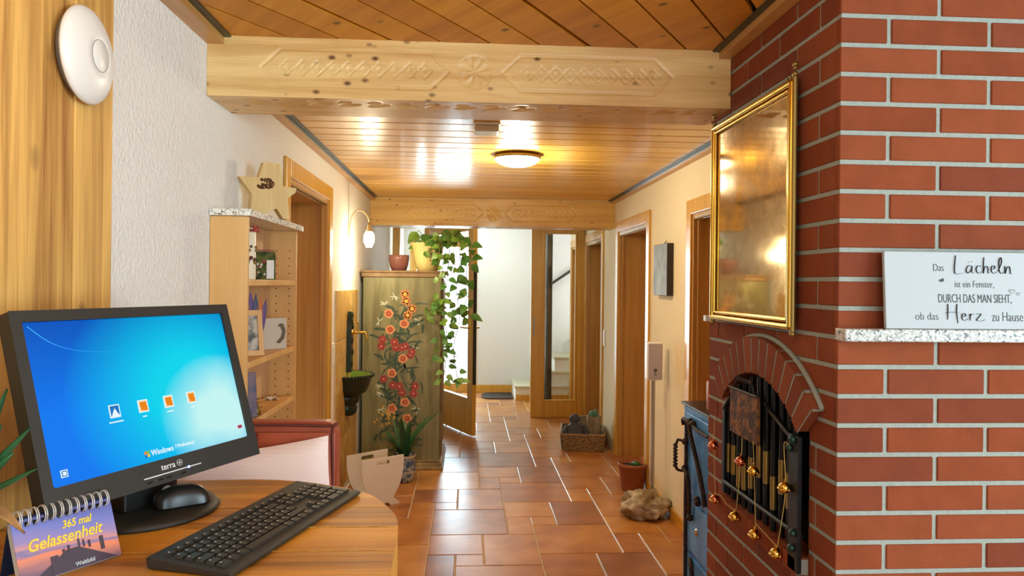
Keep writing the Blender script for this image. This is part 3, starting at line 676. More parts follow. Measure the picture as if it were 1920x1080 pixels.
# ------------------------------------------------------------------ lamps and ceiling fittings
r = thing('ceiling_lamp', 'lit round glass dome lamp on the corridor ceiling', 'lamp', (.28, 4.13, ZC))
MB().lathe([(.0, 0), (.128, 0), (.132, -.012), (.135, -.022), (.128, -.026)], (.28, 4.13, ZC-.001), 40).build('lamp_base', M['brass_dull'], r)
MB().lathe([(.13, -.022), (.128, -.032), (.105, -.05), (.07, -.063), (.03, -.069), (0, -.07)], (.28, 4.13, ZC), 40).build('glass_dome', M['dome'], r)
light('ceiling_lamp_light', 'POINT', (.28, 4.13, ZC-.14), 22, (1, .93, .70), .06)
r = thing('smoke_detector', 'off-white box detector on the corridor ceiling just behind the big beam', 'smoke detector', (.083, 3.36, ZC))
MB().box((.021, 3.30, ZC-.012), (.145, 3.42, ZC-.0005)).build('base_plate', M['white_plastic'], r, bevel=.003)
MB().box((.026, 3.305, ZC-.042), (.14, 3.415, ZC-.012)).build('cover', plain('cream_plastic', srgb(206, 198, 170), .4), r, bevel=.008, seg=3)
r = thing('hall_lamp', 'small lit dome lamp on the hall ceiling beyond the end beam', 'lamp', (.19, 9.0, 2.318))
MB().lathe([(0, 0), (.15, 0), (.15, -.03)], (.19, 9.0, 2.318), 32).build('lamp_base', M['white_plastic'], r)
MB().lathe([(.15, -.03), (.14, -.09), (.09, -.15), (0, -.18)], (.19, 9.0, 2.318), 32).build('glass_dome', glow('hall_dome', (1, .95, .85, 1), 6), r)
light('hall_lamp_light', 'POINT', (.19, 8.9, 2.0), 9, (.9, 1, .96), .1)

def sconce(y, label):
    r = thing('wall_sconce', label, 'lamp', (XL, y, 1.85))
    MB().box((XL, y-.025, 1.785), (XL+.014, y+.025, 1.885)).build('wall_plate', M['pale_brass'], r, bevel=.004)
    q = MB(); q.tube(smooth_path([(XL+.012, y, 1.872), (XL+.022, y, 1.93), (XL+.06, y, 1.975), (XL+.1, y, 1.972), (XL+.138, y, 1.93), (XL+.147, y, 1.875)], 6), .0055, 8)
    q.build('curved_arm', M['pale_brass'], r)
    MB().lathe([(0, .03), (.013, .03), (.014, -.015), (.026, -.028), (.027, -.036)], (XL+.147, y, 1.862), 24).build('lamp_holder', M['pale_brass'], r)
    MB().lathe([(.02, 0), (.034, -.02), (.038, -.05), (.035, -.075), (.024, -.1), (.021, -.112)], (XL+.147, y, 1.828), 28, flute=.04, nf=10).build('glass_shade', glow('shade_glow', (1, .86, .55, 1), 22), r)
    light('sconce_light', 'POINT', (XL+.147, y, 1.70), 15, (1, .88, .6), .03)
    q = MB(); q.tube([(XL+.002, y+.004, 1.88), (XL+.002, y+.004, 2.185)], .0022, 6); q.build('cable', M['white_board'], r)
sconce(5.16, 'curved brass wall lamp with lit glass shade above the wall fountain')

# ------------------------------------------------------------------ white access point on the boards
r = thing('access_point', 'round white dome shaped device mounted on the wooden boards at upper left', 'wifi device', (XL+.016, 1.585, 1.945), 0)
Tz = TR((XL+.0165, 1.585, 1.945)) @ Matrix.Rotation(pi/2, 4, 'Y')
MB().lathe([(0, 0), (.09, 0), (.093, .008), (.09, .013)], (0, 0, 0), 48, T=Tz).build('back_plate', M['grey_plastic'], r)
MB().lathe([(.09, .012), (.101, .013), (.1025, .017), (.098, .024), (.08, .034), (.05, .042), (.034, .0445), (.0335, .0440), (.0325, .0450), (.0, .046)], (0, 0, 0), 56, T=Tz).build('cover', M['white_plastic'], r)
MB().tube([(.0335*cos(t*pi/24), .0335*sin(t*pi/24), .0446) for t in range(49)], .0006, 5, caps=False, T=Tz).build('ring_seam', plain('seam_grey', srgb(120, 120, 120), .5), r)

# ------------------------------------------------------------------ shallow bookcase on the left wall
r = thing('bookcase', 'shallow beech bookcase with a white stone top on the left wall', 'bookcase', (XL, 2.77, 0))
D0, D1 = -.722, -.728; Y0, Y1 = 2.417, 3.137
box('side_panel', (XL+.001, Y0, 0), (D0, Y0+.02, 1.682), M['beech'], r, bevel=.002)
hm = MB(); hm.box((XL+.001, Y1-.02, 0), (D1, Y1, 1.682))
for xx in (XL+.035, D1-.028):
    z = .35
    while z < 1.6: hm.tube([(xx, Y1-.0199, z), (xx, Y1-.0207, z)], .0028, 6, 1); z += .032
hm.build('side_panel', [M['beech'], M['black']], r)
box('back_panel', (XL+.001, Y0+.02, .06), (XL+.008, Y1-.02, 1.682), M['beech_in'], r)
SHZ = [1.474, 1.195, .985, .6]
for z in SHZ: box('shelf_board', (XL+.009, Y0+.021, z-.022), (D1-.004, Y1-.021, z), M['beech'], r, bevel=.002)
box('plinth', (XL+.02, Y0+.021, 0), (D1-.02, Y1-.021, .06), M['beech'], r)
tp = MB(); tp.prism([(XL+.001, Y0-.012), (XL+.001, Y1+.01), (D0+.0, Y1+.03), (D0+.016, Y1+.012), (D0+.02, Y1-.03), (D0+.012, Y0-.012)], .022, Matrix(((1, 0, 0, 0), (0, 0, 1, 0), (0, 1, 0, 1.683), (0, 0, 0, 1))))
tp.build('stone_top', crackle('veined', srgb(242, 238, 224), srgb(64, 56, 44), 55), r, bevel=.006, seg=3)
# items on its shelves
r = thing('pillar_candle', 'white pillar candle with a red bow and dried flowers on the top shelf', 'candle', (-.768, 2.575, 1.474))
MB().lathe([(0, .0005), (.026, .0005), (.027, .004), (.027, .178), (.024, .182), (0, .18)], (-.768, 2.575, 1.474), 28).build('wax', plain('wax', srgb(240, 228, 196), .45), r)
q = MB(); q.tube([(-.768+.0282*cos(t*pi/12), 2.575+.0282*sin(t*pi/12), 1.645) for t in range(25)], .004, 6, caps=False)
for sgn in (-1, 1): q.tube(smooth_path([(-.740, 2.56, 1.645), (-.736, 2.56+sgn*.022, 1.66), (-.736, 2.56+sgn*.026, 1.642), (-.740, 2.56, 1.645)], 5), .003, 6)
q.build('red_bow', plain('red', srgb(176, 52, 46), .5), r)
q = MB(); fr_ = random.Random(4)
for i in range(26):
    a = fr_.uniform(-1.9, .3); zz = 1.474+fr_.uniform(.055, .115)
    q.ball((-.768+.0275*cos(a), 2.575+.0275*sin(a), zz), fr_.uniform(.003, .007), 7, 5, fr_.choice([0, 1, 2]))
q.build('dried_flowers', [plain('dry1', srgb(112, 66, 46), .8), plain('dry2', srgb(150, 112, 48), .8), plain('dry3', srgb(90, 76, 48), .8)], r)
r = thing('photo_book', 'spiral bound photo book with red flowers and green leaves on the top shelf', 'book', (-.783, 2.78, 1.474), rad(32), 0)
Tb = TR((0, 0, 0))
def Lc(m, name, mat, par, **k): return m.build(name, mat, par, local=True, **k)
Lc(MB().box((-.055, -.004, .0005), (.055, .004, .105), 0), 'pages', M['white_board'], r)
Lc(MB().box((-.056, -.0055, .0005), (.056, -.0042, .106), 0), 'cover', two('flower_print', srgb(38, 54, 20), srgb(104, 108, 48), 70, .4, .62, .9), r)
q = MB()
for i in range(14): q.tube([(-.05+i*.0077, .007*cos(t*pi/6), .108+.007*sin(t*pi/6)) for t in range(13)], .0011, 5, caps=False)
Lc(q, 'spiral', plain('purple_wire', srgb(120, 48, 76), .4), r)
q = MB()
for i in range(16): q.ball((fr_.uniform(-.05, .015), -.0058, fr_.uniform(.01, .1)), fr_.uniform(.003, .007), 7, 5, fr_.choice([0, 1]), sc=(1, .15, 1))
Lc(q, 'flower_spots', [plain('fl1', srgb(176, 48, 60), .6), plain('fl2', srgb(222, 206, 190), .6)], r)
Lc(MB().box((.022, -.0075, .004), (.05, -.0058, .075)), 'bookmark', M['white_board'], r)
r = thing('paper_fan', 'purple and orange decorative feather fan on the second shelf behind the photo frame', 'ornament', (-.80, 2.755, 1.195), rad(36), 0)
q = MB()
for i in range(7):
    a = rad(66+i*9); q.leaf((0, 0, .004), (cos(a)*.6, 0, sin(a)), (0, -1, 0), .235-.008*abs(i-3), .034, i % 3, bend=.05)
Lc(q, 'blades', [plain('fan1', srgb(110, 88, 140), .6), plain('fan2', srgb(206, 120, 60), .6), plain('fan3', srgb(86, 96, 120), .6)], r, solid=.001)
Lc(MB().box((-.02, -.01, .0005), (.02, .01, .014)), 'base', M['beech'], r, bevel=.002)
r = thing('picture_frame', 'beech photo frame with a dark portrait photo leaning on the second shelf', 'picture frame', (-.782, 2.665, 1.1965), rad(38), rad(-10))
q = MB(); q.prism([(-.052, 0), (.052, 0), (.052, .168), (-.052, .168)], .012, TR((0, 0, 0)), [[(-.034, .02), (.034, .02), (.034, .148), (-.034, .148)]]); Lc(q, 'frame', M['beech'], r, bevel=.002)
Lc(MB().box((-.0335, .004, .0205), (.0335, .0065, .1475)), 'photo', two('photo', srgb(58, 54, 50), srgb(190, 180, 160), 22, .42, .55, .3), r)
r = thing('glass_block', 'clear block with an engraved bird picture at the right of the second shelf', 'ornament', (-.783, 2.95, 1.1955), rad(46))
Lc(MB().box((-.062, -.011, 0), (.062, .011, .125)), 'block', plain('acrylic', srgb(216, 206, 186), .12, coat=.6), r, bevel=.002)
q = MB(); q.prism([(.012, .015), (.03, .01), (.05, .03), (.056, .062), (.046, .088), (.03, .092), (.018, .08), (.03, .078), (.04, .06), (.034, .036)], .0008, TR((0, -.0122, .012))); Lc(q, 'bird_motif', plain('bird', srgb(112, 98, 76), .5), r)
r = thing('blue_book', 'blue and purple booklet standing at the left of the third shelf', 'book', (-.785, 2.57, .985), rad(42), rad(-6))
Lc(MB().box((-.06, -.004, .001), (.06, .004, .16)), 'pages', two('booklet', srgb(62, 66, 98), srgb(120, 92, 98), 16, .4, .6, .45), r, bevel=.001)
r = thing('gold_ornament', 'small golden leafy ornament in front of the blue booklet', 'ornament', (-.76, 2.66, .985))
q = MB()
for i in range(14):
    a = i*2.4; q.leaf((-.76, 2.66, .991+i*.004), (cos(a), sin(a), .5), (0, 0, 1), .035, .016, 0, bend=.4)
q.build('leaves', plain('gold_leaf', srgb(176, 150, 80), .35, .6), r); MB().lathe([(0, .0005), (.02, .0005), (.016, .02), (0, .05)], (-.76, 2.66, .985), 14).build('base', M['brass_dull'], r)
r = thing('white_shell', 'small white shell alone at the right of the third shelf', 'shell', (-.79, 2.99, .985))
MB().grid(lambda u, v: (-.79+.03*(v)*cos(pi*u), 2.99+.03*v*sin(pi*u)*1.1-.015, .9855+.012*sin(pi*min(1, v*.95))*(1+.15*cos(22*u))), 22, 8).build('shell_body', M['marble'], r, solid=.002)
# wooden star on the bookcase
r = thing('wooden_star', 'thick cut wooden star with dark knot standing on the bookcase top', 'ornament', (-.755, 2.76, 1.7055), rad(32))
pts = [(x*.00084, z*.00071+.0005) for x, z in ((-130, 205), (-44, 208), (-22, 292), (52, 290), (66, 172), (126, 168), (120, 142), (86, 112), (94, 0), (66, 0), (36, 52), (-46, 0), (-80, 0), (-72, 118), (-112, 180))]
Lc(MB().prism(pts, .04, TR((0, -.02, 0))), 'star_body', M['star_wood'], r, bevel=.004)
q = MB()
for i in range(60):
    a = fr_.uniform(-2.6, 2.2); rr = fr_.uniform(.006, .027)
    q.ball((-.012+rr*cos(a)*1.25, -.0205, .128+rr*sin(a)*.75), fr_.uniform(.003, .0065), 6, 4, fr_.choice([0, 0, 1]), sc=(1, .25, 1))
Lc(q, 'bark_knot', [plain('knot1', srgb(84, 48, 22), .9), plain('knot2', srgb(130, 86, 46), .9)], r)

# ------------------------------------------------------------------ counter table
TZ = 1.02
r = thing('counter_table', 'thick rounded rustic wooden counter table at lower left under the monitor', 'table', (-.45, 1.2, 0))
out = smooth_path([(-.12, .75), (-.113, 1.0), (-.1155, 1.18), (-.122, 1.33), (-.134, 1.40), (-.16, 1.468), (-.197, 1.536), (-.24, 1.58), (-.297, 1.615), (-.37, 1.648), (-.462, 1.667), (-.6, 1.663), (-.826, 1.655)], 5)
outline = [(p.x, p.y) for p in out]+[(-.826, .75)]
rows = [.75, .86, .985, 1.105, 1.222, 1.338, 1.452, 1.56, 1.70]
tb = MB(); n = len(outline)
for i in range(len(rows)-1):
    q = clip(outline, -2, 2, rows[i]+.0022, rows[i+1]-.0022)
    if len(q) < 3: continue
    dz = (-.0008, 0, -.0004, -.0012)[i % 4]
    tb.prism(q, -.075, Matrix(((1, 0, 0, 0), (0, 0, 1, 0), (0, 1, 0, TZ+dz), (0, 0, 0, 1))).copy() @ Matrix(((1, 0, 0, 0), (0, 1, 0, 0), (0, 0, 1, 0), (0, 0, 0, 1))), side_mi=1, mi=2 if i % 2 else 0)
tb.build('tabletop', [M['table_wood'], M['table_edge'], M['table_wood2']], r, bevel=.003, seg=2)
pd = [(-.45+(p[0]+.45)*.9-.005, 1.2+(p[1]-1.2)*.9) for p in outline]
MB().prism(pd, -.944, Matrix(((1, 0, 0, 0), (0, 0, 1, 0), (0, 1, 0, .9445), (0, 0, 0, 1)))).build('pedestal', M['burgundy'], r)

# ------------------------------------------------------------------ monitor
N_ = V((sin(rad(64.7)), -cos(rad(64.7)), 0))
RZ, RX = rad(64.7), rad(-16.8)
mc = V((-.587, 1.378, 1.270))
r = thing('computer_monitor', 'black computer monitor with a blue login screen on the counter table', 'monitor', mc, RZ, RX)
SW, SH = .215, .1345
bz = MB(); bz.prism([(-SW-.019, -SH-.043), (SW+.019, -SH-.043), (SW+.019, SH+.019), (-SW-.019, SH+.019)], .028, TR((0, -.004, 0)), [[(-SW, -SH), (SW, -SH), (SW, SH), (-SW, SH)]])
bz.build('bezel', M['black_plastic'], r, local=True, bevel=.004, seg=2)
bk_ = MB(); o_ = [(-SW-.012, -SH-.04), (SW+.012, -SH-.04), (SW+.012, SH+.012), (-SW-.012, SH+.012)]; i_ = [(-SW+.04, -SH+.02), (SW-.04, -SH+.02), (SW-.04, SH-.04), (-SW+.04, SH-.04)]
vs = [(p[0], .024, p[1]) for p in o_]+[(p[0], .062, p[1]) for p in i_]
bk_.add(vs, [(7, 6, 5, 4), (0, 1, 5, 4), (1, 2, 6, 5), (2, 3, 7, 6), (3, 0, 4, 7), (0, 3, 2, 1)]).build('back_shell', M['black_plastic'], r, local=True, bevel=.006)
def screen_mat():
    m, N, L_, p = nm('screen'); tc = N.new('ShaderNodeTexCoord'); sep = N.new('ShaderNodeSeparateXYZ'); L_.new(tc.outputs['Object'], sep.inputs[0])
    def mth(op, a, b=None, c=None):
        q = N.new('ShaderNodeMath'); q.operation = op
        for i, v_ in enumerate((a, b, c)):
            if v_ is None: continue
            if isinstance(v_, (int, float)): q.inputs[i].default_value = v_
            else: L_.new(v_, q.inputs[i])
        return q.outputs[0]
    X_, Z_ = sep.outputs['X'], sep.outputs['Z']
    def blob(cx, cz, sx, sz):       # 1 at the centre, 0 outside
        a = mth('POWER', mth('DIVIDE', mth('SUBTRACT', X_, cx), sx), 2); b = mth('POWER', mth('DIVIDE', mth('SUBTRACT', Z_, cz), sz), 2)
        return mth('MAXIMUM', mth('SUBTRACT', 1, mth('SQRT', mth('ADD', a, b))), 0)
    def mix(f, a, c):
        q = N.new('ShaderNodeMix'); q.data_type = 'RGBA'; L_.new(f, q.inputs[0])
        if isinstance(a, tuple): q.inputs[6].default_value = a
        else: L_.new(a, q.inputs[6])
        q.inputs[7].default_value = c; return q.outputs[2]
    n = N.new('ShaderNodeTexNoise'); n.inputs['Scale'].default_value = 9; n.inputs['Detail'].default_value = 3; L_.new(tc.outputs['Object'], n.inputs['Vector'])
    top = mth('MULTIPLY', mth('MAXIMUM', mth('ADD', Z_, .02), 0), 4.2)
    c0 = mix(top, srgb(0, 122, 244), srgb(0, 60, 160))
    c1 = mix(mth('MINIMUM', mth('MULTIPLY', blob(.1, -.02, .27, .23), 1.5), 1), c0, srgb(0, 214, 240))
    wisp = mth('MULTIPLY', blob(.16, -.075, .15, .125), mth('ADD', mth('MULTIPLY', n.outputs['Fac'], 1.8), .5))
    c2 = mix(mth('MINIMUM', mth('MULTIPLY', wisp, .95), .92), c1, srgb(206, 250, 246))
    e = N.new('ShaderNodeEmission'); L_.new(c2, e.inputs[0]); e.inputs[1].default_value = .9
    gl = N.new('ShaderNodeBsdfGlossy'); gl.inputs['Roughness'].default_value = .25; mx = N.new('ShaderNodeMixShader'); mx.inputs[0].default_value = .03
    L_.new(e.outputs[0], mx.inputs[1]); L_.new(gl.outputs[0], mx.inputs[2]); L_.new(mx.outputs[0], N['Material Output'].inputs[0]); return m
sc = MB().box((-SW-.002, .002, -SH-.002), (SW+.002, .006, SH+.002)).build('screen', screen_mat(), r, local=True)
Y_ = .0012
SM = [glow('i_blue', srgb(40, 120, 190), .9), glow('i_white', srgb(226, 240, 246), .95), glow('i_orange', srgb(230, 130, 30), .95), M['black'], glow('i_cream', srgb(244, 206, 150), .9), glow('i_green', srgb(120, 190, 60), .9), glow('i_yellow', srgb(240, 200, 60), .9), glow('i_red', srgb(170, 80, 96), .8), glow('i_streak', srgb(80, 190, 250), 1.)]
def ip(ic, x0, x1, z0, z1, mi, dy=0): ic.box((x0, Y_-dy, z0), (x1, Y_-dy+.0012, z1), mi)
for x, mi, nch in ((-.080, 3, 13), (-.021, 2, 4), (.036, 2, 7), (.091, 2, 4)):
    ic = MB(); ip(ic, x-.0105, x+.0105, -.0125, .0105, 1); ip(ic, x-.0085, x+.0085, -.0105, .0085, 0 if mi == 3 else 4, .0003)
    if mi == 3: ic.prism([(x-.0085, -.0105), (x+.0085, -.0105), (x+.004, -.004), (x, .004), (x-.005, -.004)], .0002, TR((0, Y_-.0007, 0)), mi=1)
    else:
        for (px, pz) in ((-.003, .002), (.003, .002), (-.002, -.004), (.004, -.005)): ip(ic, x+px-.0038, x+px+.0038, pz-.0045, pz+.0045, 2, .0005)
    for i in range(nch): ip(ic, x+(i-nch/2)*.0022, x+(i-nch/2)*.0022+.0015, -.021, -.0188, 1)
    ic.v = [(p[0], p[1], p[2]-.031) for p in ic.v]; ic.build('login_icon', SM, sc, local=True)
ic = MB()
for txt, sz, x, z in (('Windows', .0155, -.011, -.1155), ('7 Professional', .0098, .043, -.1125)):
    v_, f_ = text_mesh(txt, sz, TR((x, Y_, z)), xs=.82, align='LEFT', depth=.0004); ic.add(v_, f_, 1)
for (dx_, dz_, mi) in ((0, .006, 2), (.0055, .0068, 5), (0, 0, 0), (.0055, .0008, 6)): ip(ic, -.0245+dx_, -.0195+dx_, -.1165+dz_, -.1115+dz_, mi)
ic.v = [(p[0]-.014, p[1], p[2]-.0085) for p in ic.v]; ic.build('system_logo', SM, sc, local=True)
ic = MB(); ip(ic, -.196, -.184, -.122, -.110, 1); ip(ic, -.1945, -.1855, -.1205, -.1115, 0, .0003); ip(ic, -.193, -.187, -.119, -.113, 1, .0006); ic.build('corner_button', SM, sc, local=True)
ic = MB(); ip(ic, .192, .207, -.116, -.106, 1); ip(ic, .1935, .2055, -.1145, -.1075, 7, .0003); ic.build('corner_button', SM, sc, local=True)
ic = MB(); q = smooth_path([(-.205, Y_, .128), (-.17, Y_, .098), (-.125, Y_, .081), (-.07, Y_, .0745), (-.03, Y_, .0755)], 8)
ic.tube(q, [.0011*max(.15, 1-i/len(q)) for i in range(len(q))], 6, mi=8, flat=.2); ic.build('light_streak', SM, sc, local=True)
lg = MB(); v_, f_ = text_mesh('terra', .0155, TR((.0, -.0046, -SH-.0195)), offset=.0002, depth=.0003); lg.add(v_, f_)
lg.tube([(.026+.0058*cos(t*pi/10), -.0046, -SH-.014+.0058*sin(t*pi/10)) for t in range(21)], .0008, 5, caps=False, flat=.4)
lg.box((.0255, -.005, -SH-.018), (.0267, -.0044, -SH-.01)); lg.box((.022, -.005, -SH-.0146), (.030, -.0044, -SH-.0134))
lg.build('logo', M['key_print'], r, local=True)
q = MB(); q.box((-.055, -.0048, -SH-.0275), (.075, -.0042, -SH-.0255)); q.build('trim_line', M['key_print'], r, local=True)
for x in (-.045, -.022, -.003, .03): MB().box((x-.007, -.0046, -SH-.0365), (x+.007, -.0038, -SH-.0325)).build('button', M['black_gloss'], r, local=True, bevel=.0006)
MB().ball((.045, -.0046, -SH-.0265), .0024, 10, 8).build('power_light', glow('led', (.15, .3, 1, 1), 6), r, local=True)
# stand: column and base (world coordinates)
bc = V((-.622, 1.442, TZ))
Tst = TR(bc, RZ)
st = MB(); st.box((-.062, -.02, .014), (.062, .03, .2), 0, Tst); st.build('stand_column', M['black_gloss'], r, bevel=.004)
MB().lathe([(0, .0005), (.134, .0005), (.137, .004), (.13, .011), (.112, .0135), (0, .0145)], bc, 56).build('stand_base', M['black_plastic'], r)

# ------------------------------------------------------------------ mouse on the base, keyboard on the table
mp = V((-.548, 1.437, TZ+.0148)); ma = atan2(1.469-1.42, -.523+.60)
r = thing('computer_mouse', 'black computer mouse resting on the round monitor foot', 'mouse', mp, ma)
def mouse_fn(u, v):
    x = -.052+.104*u; t = -1+2*v; wv = .031*(1-.22*(1-abs(2*u-1)**2))*(1-abs(2*u-1)**4)**.5 if 0 < u < 1 else 0.0
    h = .037*(max(0, 1-abs((x+.004)/.056)**2.6))**.6
    return (x, wv*t*(1.0+.06*(1-t*t)), .002+h*max(0, 1-abs(t)**2.6)**.55)
q = MB(); q.grid(mouse_fn, 26, 20); q.grid(lambda u, v: (mouse_fn(u, v)[0], mouse_fn(u, v)[1], .0008), 26, 20); q.build('mouse_body', M['black_gloss'], r, local=True)
q = MB(); q.grid(lambda u, v: (mouse_fn(.16+.34*u, .34+.34*v)[0], mouse_fn(.16+.34*u, .34+.34*v)[1], mouse_fn(.16+.34*u, .34+.34*v)[2]+.0007), 8, 6); q.build('mouse_buttons', plain('mouse_panel', srgb(58, 56, 52), .4), r, local=True)
Tw = TR((-.028, 0, .031)) @ Matrix.Rotation(pi/2, 4, 'X')
MB().lathe([(.004, -.004), (.009, -.004), (.0095, 0), (.009, .004), (.004, .004)], (0, 0, 0), 18, T=Tw).build('scroll_wheel', M['grey_plastic'], r, local=True)

kz = TZ; r = thing('keyboard', 'black full-size computer keyboard lying on the counter table', 'keyboard', (-.357, 1.345, kz), rad(73.2))
KL, KW = .449, .154
q = MB(); vs = []
prof = [(-KW/2+.004, .0005), (-KW/2, .006), (-KW/2+.006, .0095), (KW/2-.004, .0195), (KW/2, .0165), (KW/2-.004, .0005)]
q.add([(x, p[0], p[1]) for x in (-KL/2, KL/2) for p in prof], [(c, (c+1) % 6, 6+(c+1) % 6, 6+c) for c in range(6)]+[(5, 4, 3, 2, 1, 0), (6, 7, 8, 9, 10, 11)]); q.build('case', M['black_plastic'], r, local=True, bevel=.0035, seg=2)
pitch = .0187; kx0 = -KL/2+.012; ky0 = -KW/2+.021
def ztop(y): return .0095+(y+KW/2-.006)/(KW-.01)*.010
def key(x, row, wu=1., hu=1., ygap=0, mark=True):
    x0 = kx0+x*pitch; y0 = ky0+row*pitch+ygap; x1 = x0+wu*pitch-.0022; y1 = y0+hu*pitch-.0022
    z0, z1 = ztop(y0), ztop(y1); e = .0016; h = .0042; k = MB()
    k.add([(x0, y0, z0-.001), (x1, y0, z0-.001), (x1, y1, z1-.001), (x0, y1, z1-.001), (x0+e, y0+e, z0+h), (x1-e, y0+e, z0+h), (x1-e, y1-e, z1+h), (x0+e, y1-e, z1+h)], [(4, 5, 6, 7), (0, 1, 5, 4), (1, 2, 6, 5), (2, 3, 7, 6), (3, 0, 4, 7)])
    if mark:
        s_ = .0032; yy = y1-.0062; zz = z1+h-.0003; xx = x0+.0045
        k.add([(xx, yy, zz+.0004), (xx+s_*.8, yy, zz+.0004), (xx+s_*.8, yy+s_, zz+.0009), (xx, yy+s_, zz+.0009)], [(0, 1, 2, 3)], 1)
    k.build('key', [M['keycap'], M['key_print']], r, local=True)
rows_k = [[(0, 1.25), (1.25, 1.25), (2.5, 1.25), (3.75, 6.25), (10, 1.25), (11.25, 1.25), (12.5, 1.25), (13.75, 1.25)],
          [(0, 1.25)]+[(1.25+i, 1) for i in range(11)]+[(12.25, 2.75)], [(0, 1.75)]+[(1.75+i, 1) for i in range(12)]+[(13.75, 1.25)],
          [(0, 1.5)]+[(1.5+i, 1) for i in range(12)]+[(13.5, 1.5)], [(i, 1) for i in range(13)]+[(13, 2)]]
nk = 0
for ri, rw in enumerate(rows_k):
    for (x, w_) in rw: key(x, ri, w_, mark=w_ < 6)
for i in range(13): key(i*1.16, 5, 1.02, .72, .004)
for i in range(3):
    key(15.4+i, 5, 1, .72, .004); key(15.4+i, 4); key(15.4+i, 3); key(15.4+i, 0)
key(16.4, 1)
for i in range(3):
    for j in range(1, 5): key(18.75+i, j)
key(18.75, 0, 2); key(20.75, 0); key(21.75, 0, 1, 2); key(21.75, 2, 1, 2); key(21.75, 4)

# ------------------------------------------------------------------ desk calendar
cc_ = V((-.616, 1.166, TZ)); CW, CHt = .148, .0945
r = thing('desk_calendar', 'spiral bound desk calendar with a sunset pier photo and yellow title at lower left', 'calendar', (-.6, 1.1495, TZ), rad(55.9))
til = rad(22.3); Tf = Matrix.Rotation(-til, 4, 'X')      # front block leans back
SB = .012
def cal_cover():
    m, N, L_, p = nm('pier_print'); tc = N.new('ShaderNodeTexCoord'); sep = N.new('ShaderNodeSeparateXYZ'); L_.new(tc.outputs['Object'], sep.inputs[0])
    n = N.new('ShaderNodeTexNoise'); n.inputs['Scale'].default_value = 1; n.inputs['Detail'].default_value = 4; mp = N.new('ShaderNodeMapping'); mp.inputs['Scale'].default_value = (8, 8, 60); L_.new(tc.outputs['Object'], mp.inputs[0]); L_.new(mp.outputs[0], n.inputs['Vector'])
    ad = N.new('ShaderNodeMath'); ad.operation = 'MULTIPLY_ADD'; ad.inputs[1].default_value = .022; L_.new(n.outputs['Fac'], ad.inputs[0])
    # tilt the sky bands so the glow sits at lower left
    sl_ = N.new('ShaderNodeMath'); sl_.operation = 'MULTIPLY_ADD'; sl_.inputs[1].default_value = .1; L_.new(sep.outputs['X'], sl_.inputs[0]); L_.new(sep.outputs['Z'], sl_.inputs[2]); L_.new(sl_.outputs[0], ad.inputs[2])
    mr = N.new('ShaderNodeMapRange'); mr.inputs[1].default_value = 0; mr.inputs[2].default_value = .098; L_.new(ad.outputs[0], mr.inputs[0])
    cr2 = N.new('ShaderNodeValToRGB'); e = cr2.color_ramp.elements
    cols = [(0, (70, 62, 96)), (.2, (128, 92, 110)), (.34, (196, 122, 104)), (.42, (232, 132, 90)), (.47, (120, 112, 158)), (.52, (206, 140, 130)), (.62, (150, 130, 178)), (.8, (110, 120, 190)), (1, (92, 96, 160))]
    while len(e) < len(cols): e.new(.5)
    for i, (ps, c_) in enumerate(cols): e[i].position = ps; e[i].color = srgb(*c_)
    L_.new(mr.outputs[0], cr2.inputs[0]); L_.new(cr2.outputs[0], p.inputs['Base Color']); p.inputs['Roughness'].default_value = .35; return m
Lc(MB().box((-CW/2, .0, .001), (CW/2, .012, CHt), 0, Tf), 'page_block', plain('paper_edge', srgb(226, 220, 206), .8), r)
cv = Lc(MB().box((-CW/2-.0005, -.0012, .0012), (CW/2+.0005, -.0002, CHt+.0005), 0, Tf), 'cover', cal_cover(), r)
pm = MB()
pm.prism([(-.005, .034), (.012, .034), (.068, .002), (-.06, .002)], .0002, Tf @ TR((0, -.0016, 0)), mi=0)
for (x, z, w_, h_) in ((-.03, .003, .011, .027), (-.012, .022, .004, .014), (-.004, .027, .0035, .013), (.012, .033, .003, .012), (.019, .031, .003, .011), (.045, .019, .006, .021), (.027, .028, .0035, .011)): pm.box((x, -.0022, z), (x+w_, -.0018, z+h_), 0, Tf)
Lc(pm, 'pier_motif', plain('pier', srgb(62, 44, 58), .5), cv)
tm = MB()
for txt, sz, x, z, xs, al in (('365 mal', .0165, .016, .0665, .85, 'CENTER'), ('Gelassenheit', .0245, -.004, .0455, .88, 'CENTER')):
    v_, f_ = text_mesh(txt, sz, Tf @ TR((x, -.0018, z)), shear=.3, xs=xs, align=al, offset=.0003, depth=.0003); tm.add(v_, f_)
Lc(tm, 'title', plain('yellow_ink', srgb(246, 206, 40), .5), cv)
tm = MB(); v_, f_ = text_mesh('Weltbild', .0085, Tf @ TR((.018, -.0018, .0055)), offset=.0002, depth=.0003); tm.add(v_, f_); Lc(tm, 'publisher_mark', M['sign_white'], cv)
ytop = sin(til)*CHt; ztop_ = cos(til)*CHt
Tbk = TR((0, ytop+.028, 0)) @ Matrix.Rotation(rad(15), 4, 'X')
Lc(MB().box((-CW/2, -.001, .001), (CW/2, .001, .0945), 0, Tbk), 'back_board', plain('navy_card', srgb(34, 44, 70), .5), r)
sp_ = MB()
for i in range(12):
    x = -CW/2+.009+i*(CW-.018)/11
    for d_ in (-.0014, .0014): sp_.tube([(x+d_, ytop-.001+.0125*cos(t*2*pi/18), ztop_+.003+.0125*sin(t*2*pi/18)) for t in range(19)], .0008, 6, caps=False)
Lc(sp_, 'spiral_binding', plain('white_wire', srgb(226, 222, 214), .3, .3), r)
hl = MB()
for i in range(12):
    x = -CW/2+.009+i*(CW-.018)/11; hl.box((x-.003, -.0016, CHt-.011), (x+.003, -.0011, CHt-.004), 0, Tf)
